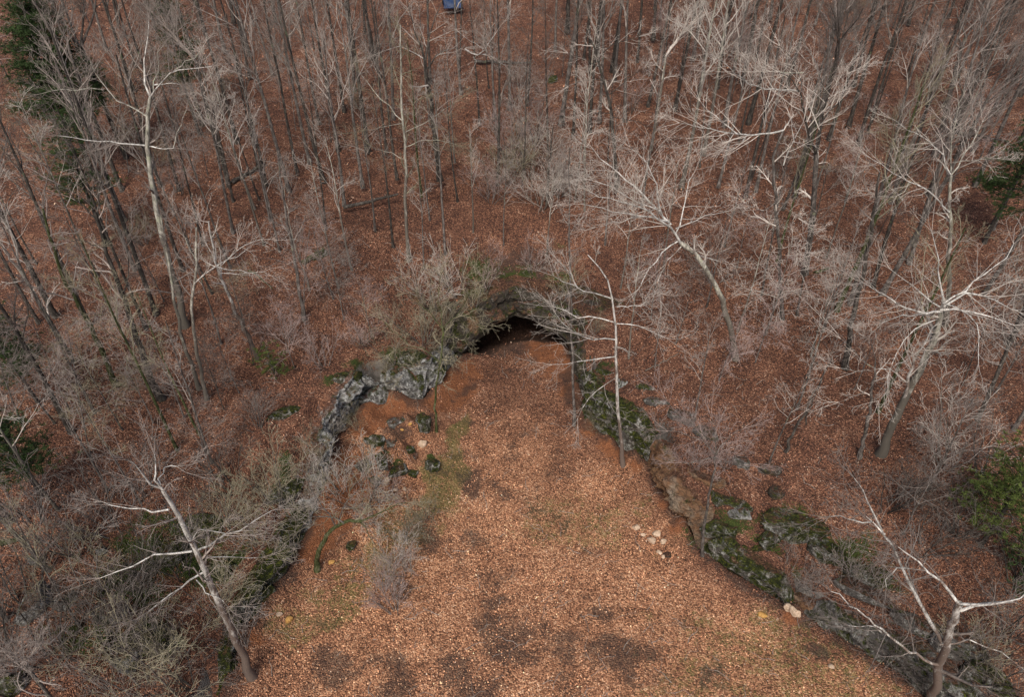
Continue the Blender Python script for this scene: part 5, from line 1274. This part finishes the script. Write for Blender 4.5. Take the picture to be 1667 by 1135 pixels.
pine("thin dark pine below the corner one, half hidden by bare crowns", (175, 400), 9, 2.4, 'needle_dark', 32, .35, dens=.8)
pine("dark pine on the left edge at mid height", (62, 655), 6.5, 1.7, 'needle_dark', 33, .35, dens=1.6)
pine("dark pine low on the left edge", (70, 810), 5.5, 1.5, 'needle_dark', 34, .35, dens=1.6)
pine("dark evergreen at the top edge left of the wood's middle", (330, 200), 12, 2.2, 'needle_dark', 35, .3)
pine("bright green pine on the right edge, lower down", (1596, 890), 6.6, 1.8, 'needle_bright', 36, .25, dens=1.6)
pine("dark green pine on the right edge, higher up", (1602, 395), 9, 2.0, 'needle_dark', 37, .35, dens=1.6)
pine("bright green young pine at the lower right edge below the larger one", (1650, 960), 3.0, 1.2, 'needle_dark', 39, .1)
pine("small feathery green cedar on the slope left of the cave", (450, 618), 2.6, .7, 'needle_bright', 38, .15, name="cedar_tree", dens=.9)

# ------------------------------------------------------------------ fallen logs, tarpaulin
def log(label, pa, pb, r, mat, seed, stubs=3):
    R = random.Random(seed)
    a = on_ground(*pa); b = on_ground(*pb)
    t = empty("fallen_log", a)
    n = 8; pts = []
    for i in range(n + 1):
        k = i / n; x = a[0] + (b[0] - a[0]) * k; y = a[1] + (b[1] - a[1]) * k + R.gauss(0, .05)
        pts.append((x - a[0], y - a[1], float(hz(x, y)[0]) - a[2] + r * .6))
    tb = Tubes(); tb.add(pts, [r * (1 - .5 * i / n) for i in range(n + 1)], 8)
    link("log", tb.mesh("log", MAT[mat]), t)
    ts = Tubes()
    for i in range(stubs):
        p = pts[R.randint(3, n)]; d = nrm((R.gauss(0, 1), R.gauss(0, 1), 1)); L = R.uniform(.4, 1.2)
        ts.add([p, tuple(p[j] + d[j] * L for j in range(3))], [.03, .012], 4)
    if stubs: link("branch_stub", ts.mesh("branch_stub", MAT[mat]), t)
    tag(t, label, "log")
log("dark fallen log lying across the slope left of top centre", (560, 340), (648, 318), .16, 'bark_dark', 1)
log("dark log lying uphill of the cave between upper slope trunks", (775, 102), (865, 103), .16, 'bark_dark', 2)
log("fallen trunk on the upper left slope beneath the dark forked tree", (378, 300), (432, 268), .18, 'bark_dark', 3)
log("mossy log by the two stems left of the cave", (492, 432), (528, 408), .2, 'bark_moss', 4)
log("thin pale pole lying in leaves right of the white trunk", (1050, 603), (1105, 577), .04, 'bark_pale', 5, 0)
log("dark log high on the far right slope", (1530, 212), (1640, 232), .16, 'bark_dark', 6)
log("short dark log lying beside the grey footed forked tree", (1325, 446), (1350, 438), .12, 'bark_moss', 7, 1)
log("broken dark log in the lower left brush", (0, 890), (40, 878), .15, 'bark_moss', 8, 1)
log("short curved dead branch in the middle slope leaves, left of the cedar", (405, 440), (445, 470), .06, 'bark_moss', 9, 2)

def twig_litter():
    tb = Tubes(); R = random.Random(5)
    for i in range(1500):
        y = 13 + 60 * R.random() ** 1.3; x = R.uniform(-1, 1) * (y * 0.6 + 15)
        L = R.uniform(.25, 1.5) * (1.0 if y > 30 else .8); a = R.uniform(0, pi); r = R.uniform(.006, .018); p = []
        n = 4
        for k in range(n + 1):
            a += R.gauss(0, .18); px = x + cos(a) * L * k / n; py = y + sin(a) * L * k / n
            p.append((px, py, 0))
        zz = hz([q[0] for q in p], [q[1] for q in p])
        if float(lookup(incave0, np.array([x]), np.array([y]))[0]) or max(zz) - min(zz) > .8: continue
        tb.add([(q[0], q[1], float(z) + .035 + R.random() * .04) for q, z in zip(p, zz)], [r, r * .9, r * .8, r * .6, r * .4], 4)
    o = link("twig_litter", tb.mesh("twig_litter", MAT['twig_tan'])); o["kind"] = "stuff"; o["label"] = "thin fallen twigs lying among the leaves"; o["category"] = "twigs"
twig_litter()

def tarp():
    x, y, z = on_ground(737, 11)
    n = 22; V = []
    for i in range(n + 1):
        for j in range(n + 1):
            a = -1.0 + 2.0 * i / n; b = -.8 + 1.6 * j / n
            hgt = .8 * max(0, 1 - abs(b) / .8) ** 0.8 + 0.06 * sin(a * 5 + b * 3) * cos(b * 6)
            V.append((a * (1 + .05 * sin(b * 4)), b, hgt + .03))
    id_ = np.arange((n + 1) ** 2).reshape(n + 1, n + 1)
    F = np.stack([id_[:-1, :-1], id_[1:, :-1], id_[1:, 1:], id_[:-1, 1:]], -1).reshape(-1, 4)
    o = link("tarpaulin", np_mesh("tarpaulin", np.array(V), [F], MAT['tarp'], True)); o.location = (x, y, z); o.rotation_euler = (0, 0, .15)
    s = o.modifiers.new("thickness", 'SOLIDIFY'); s.thickness = .01
    tag(o, "dark blue tarpaulin pitched low among trunks at the top edge", "tarpaulin")
tarp()
print("objects", len(bpy.data.objects), "trees", len(trees), "shrubs", len(shr), "polys", sum(len(m.polygons) for m in bpy.data.meshes))
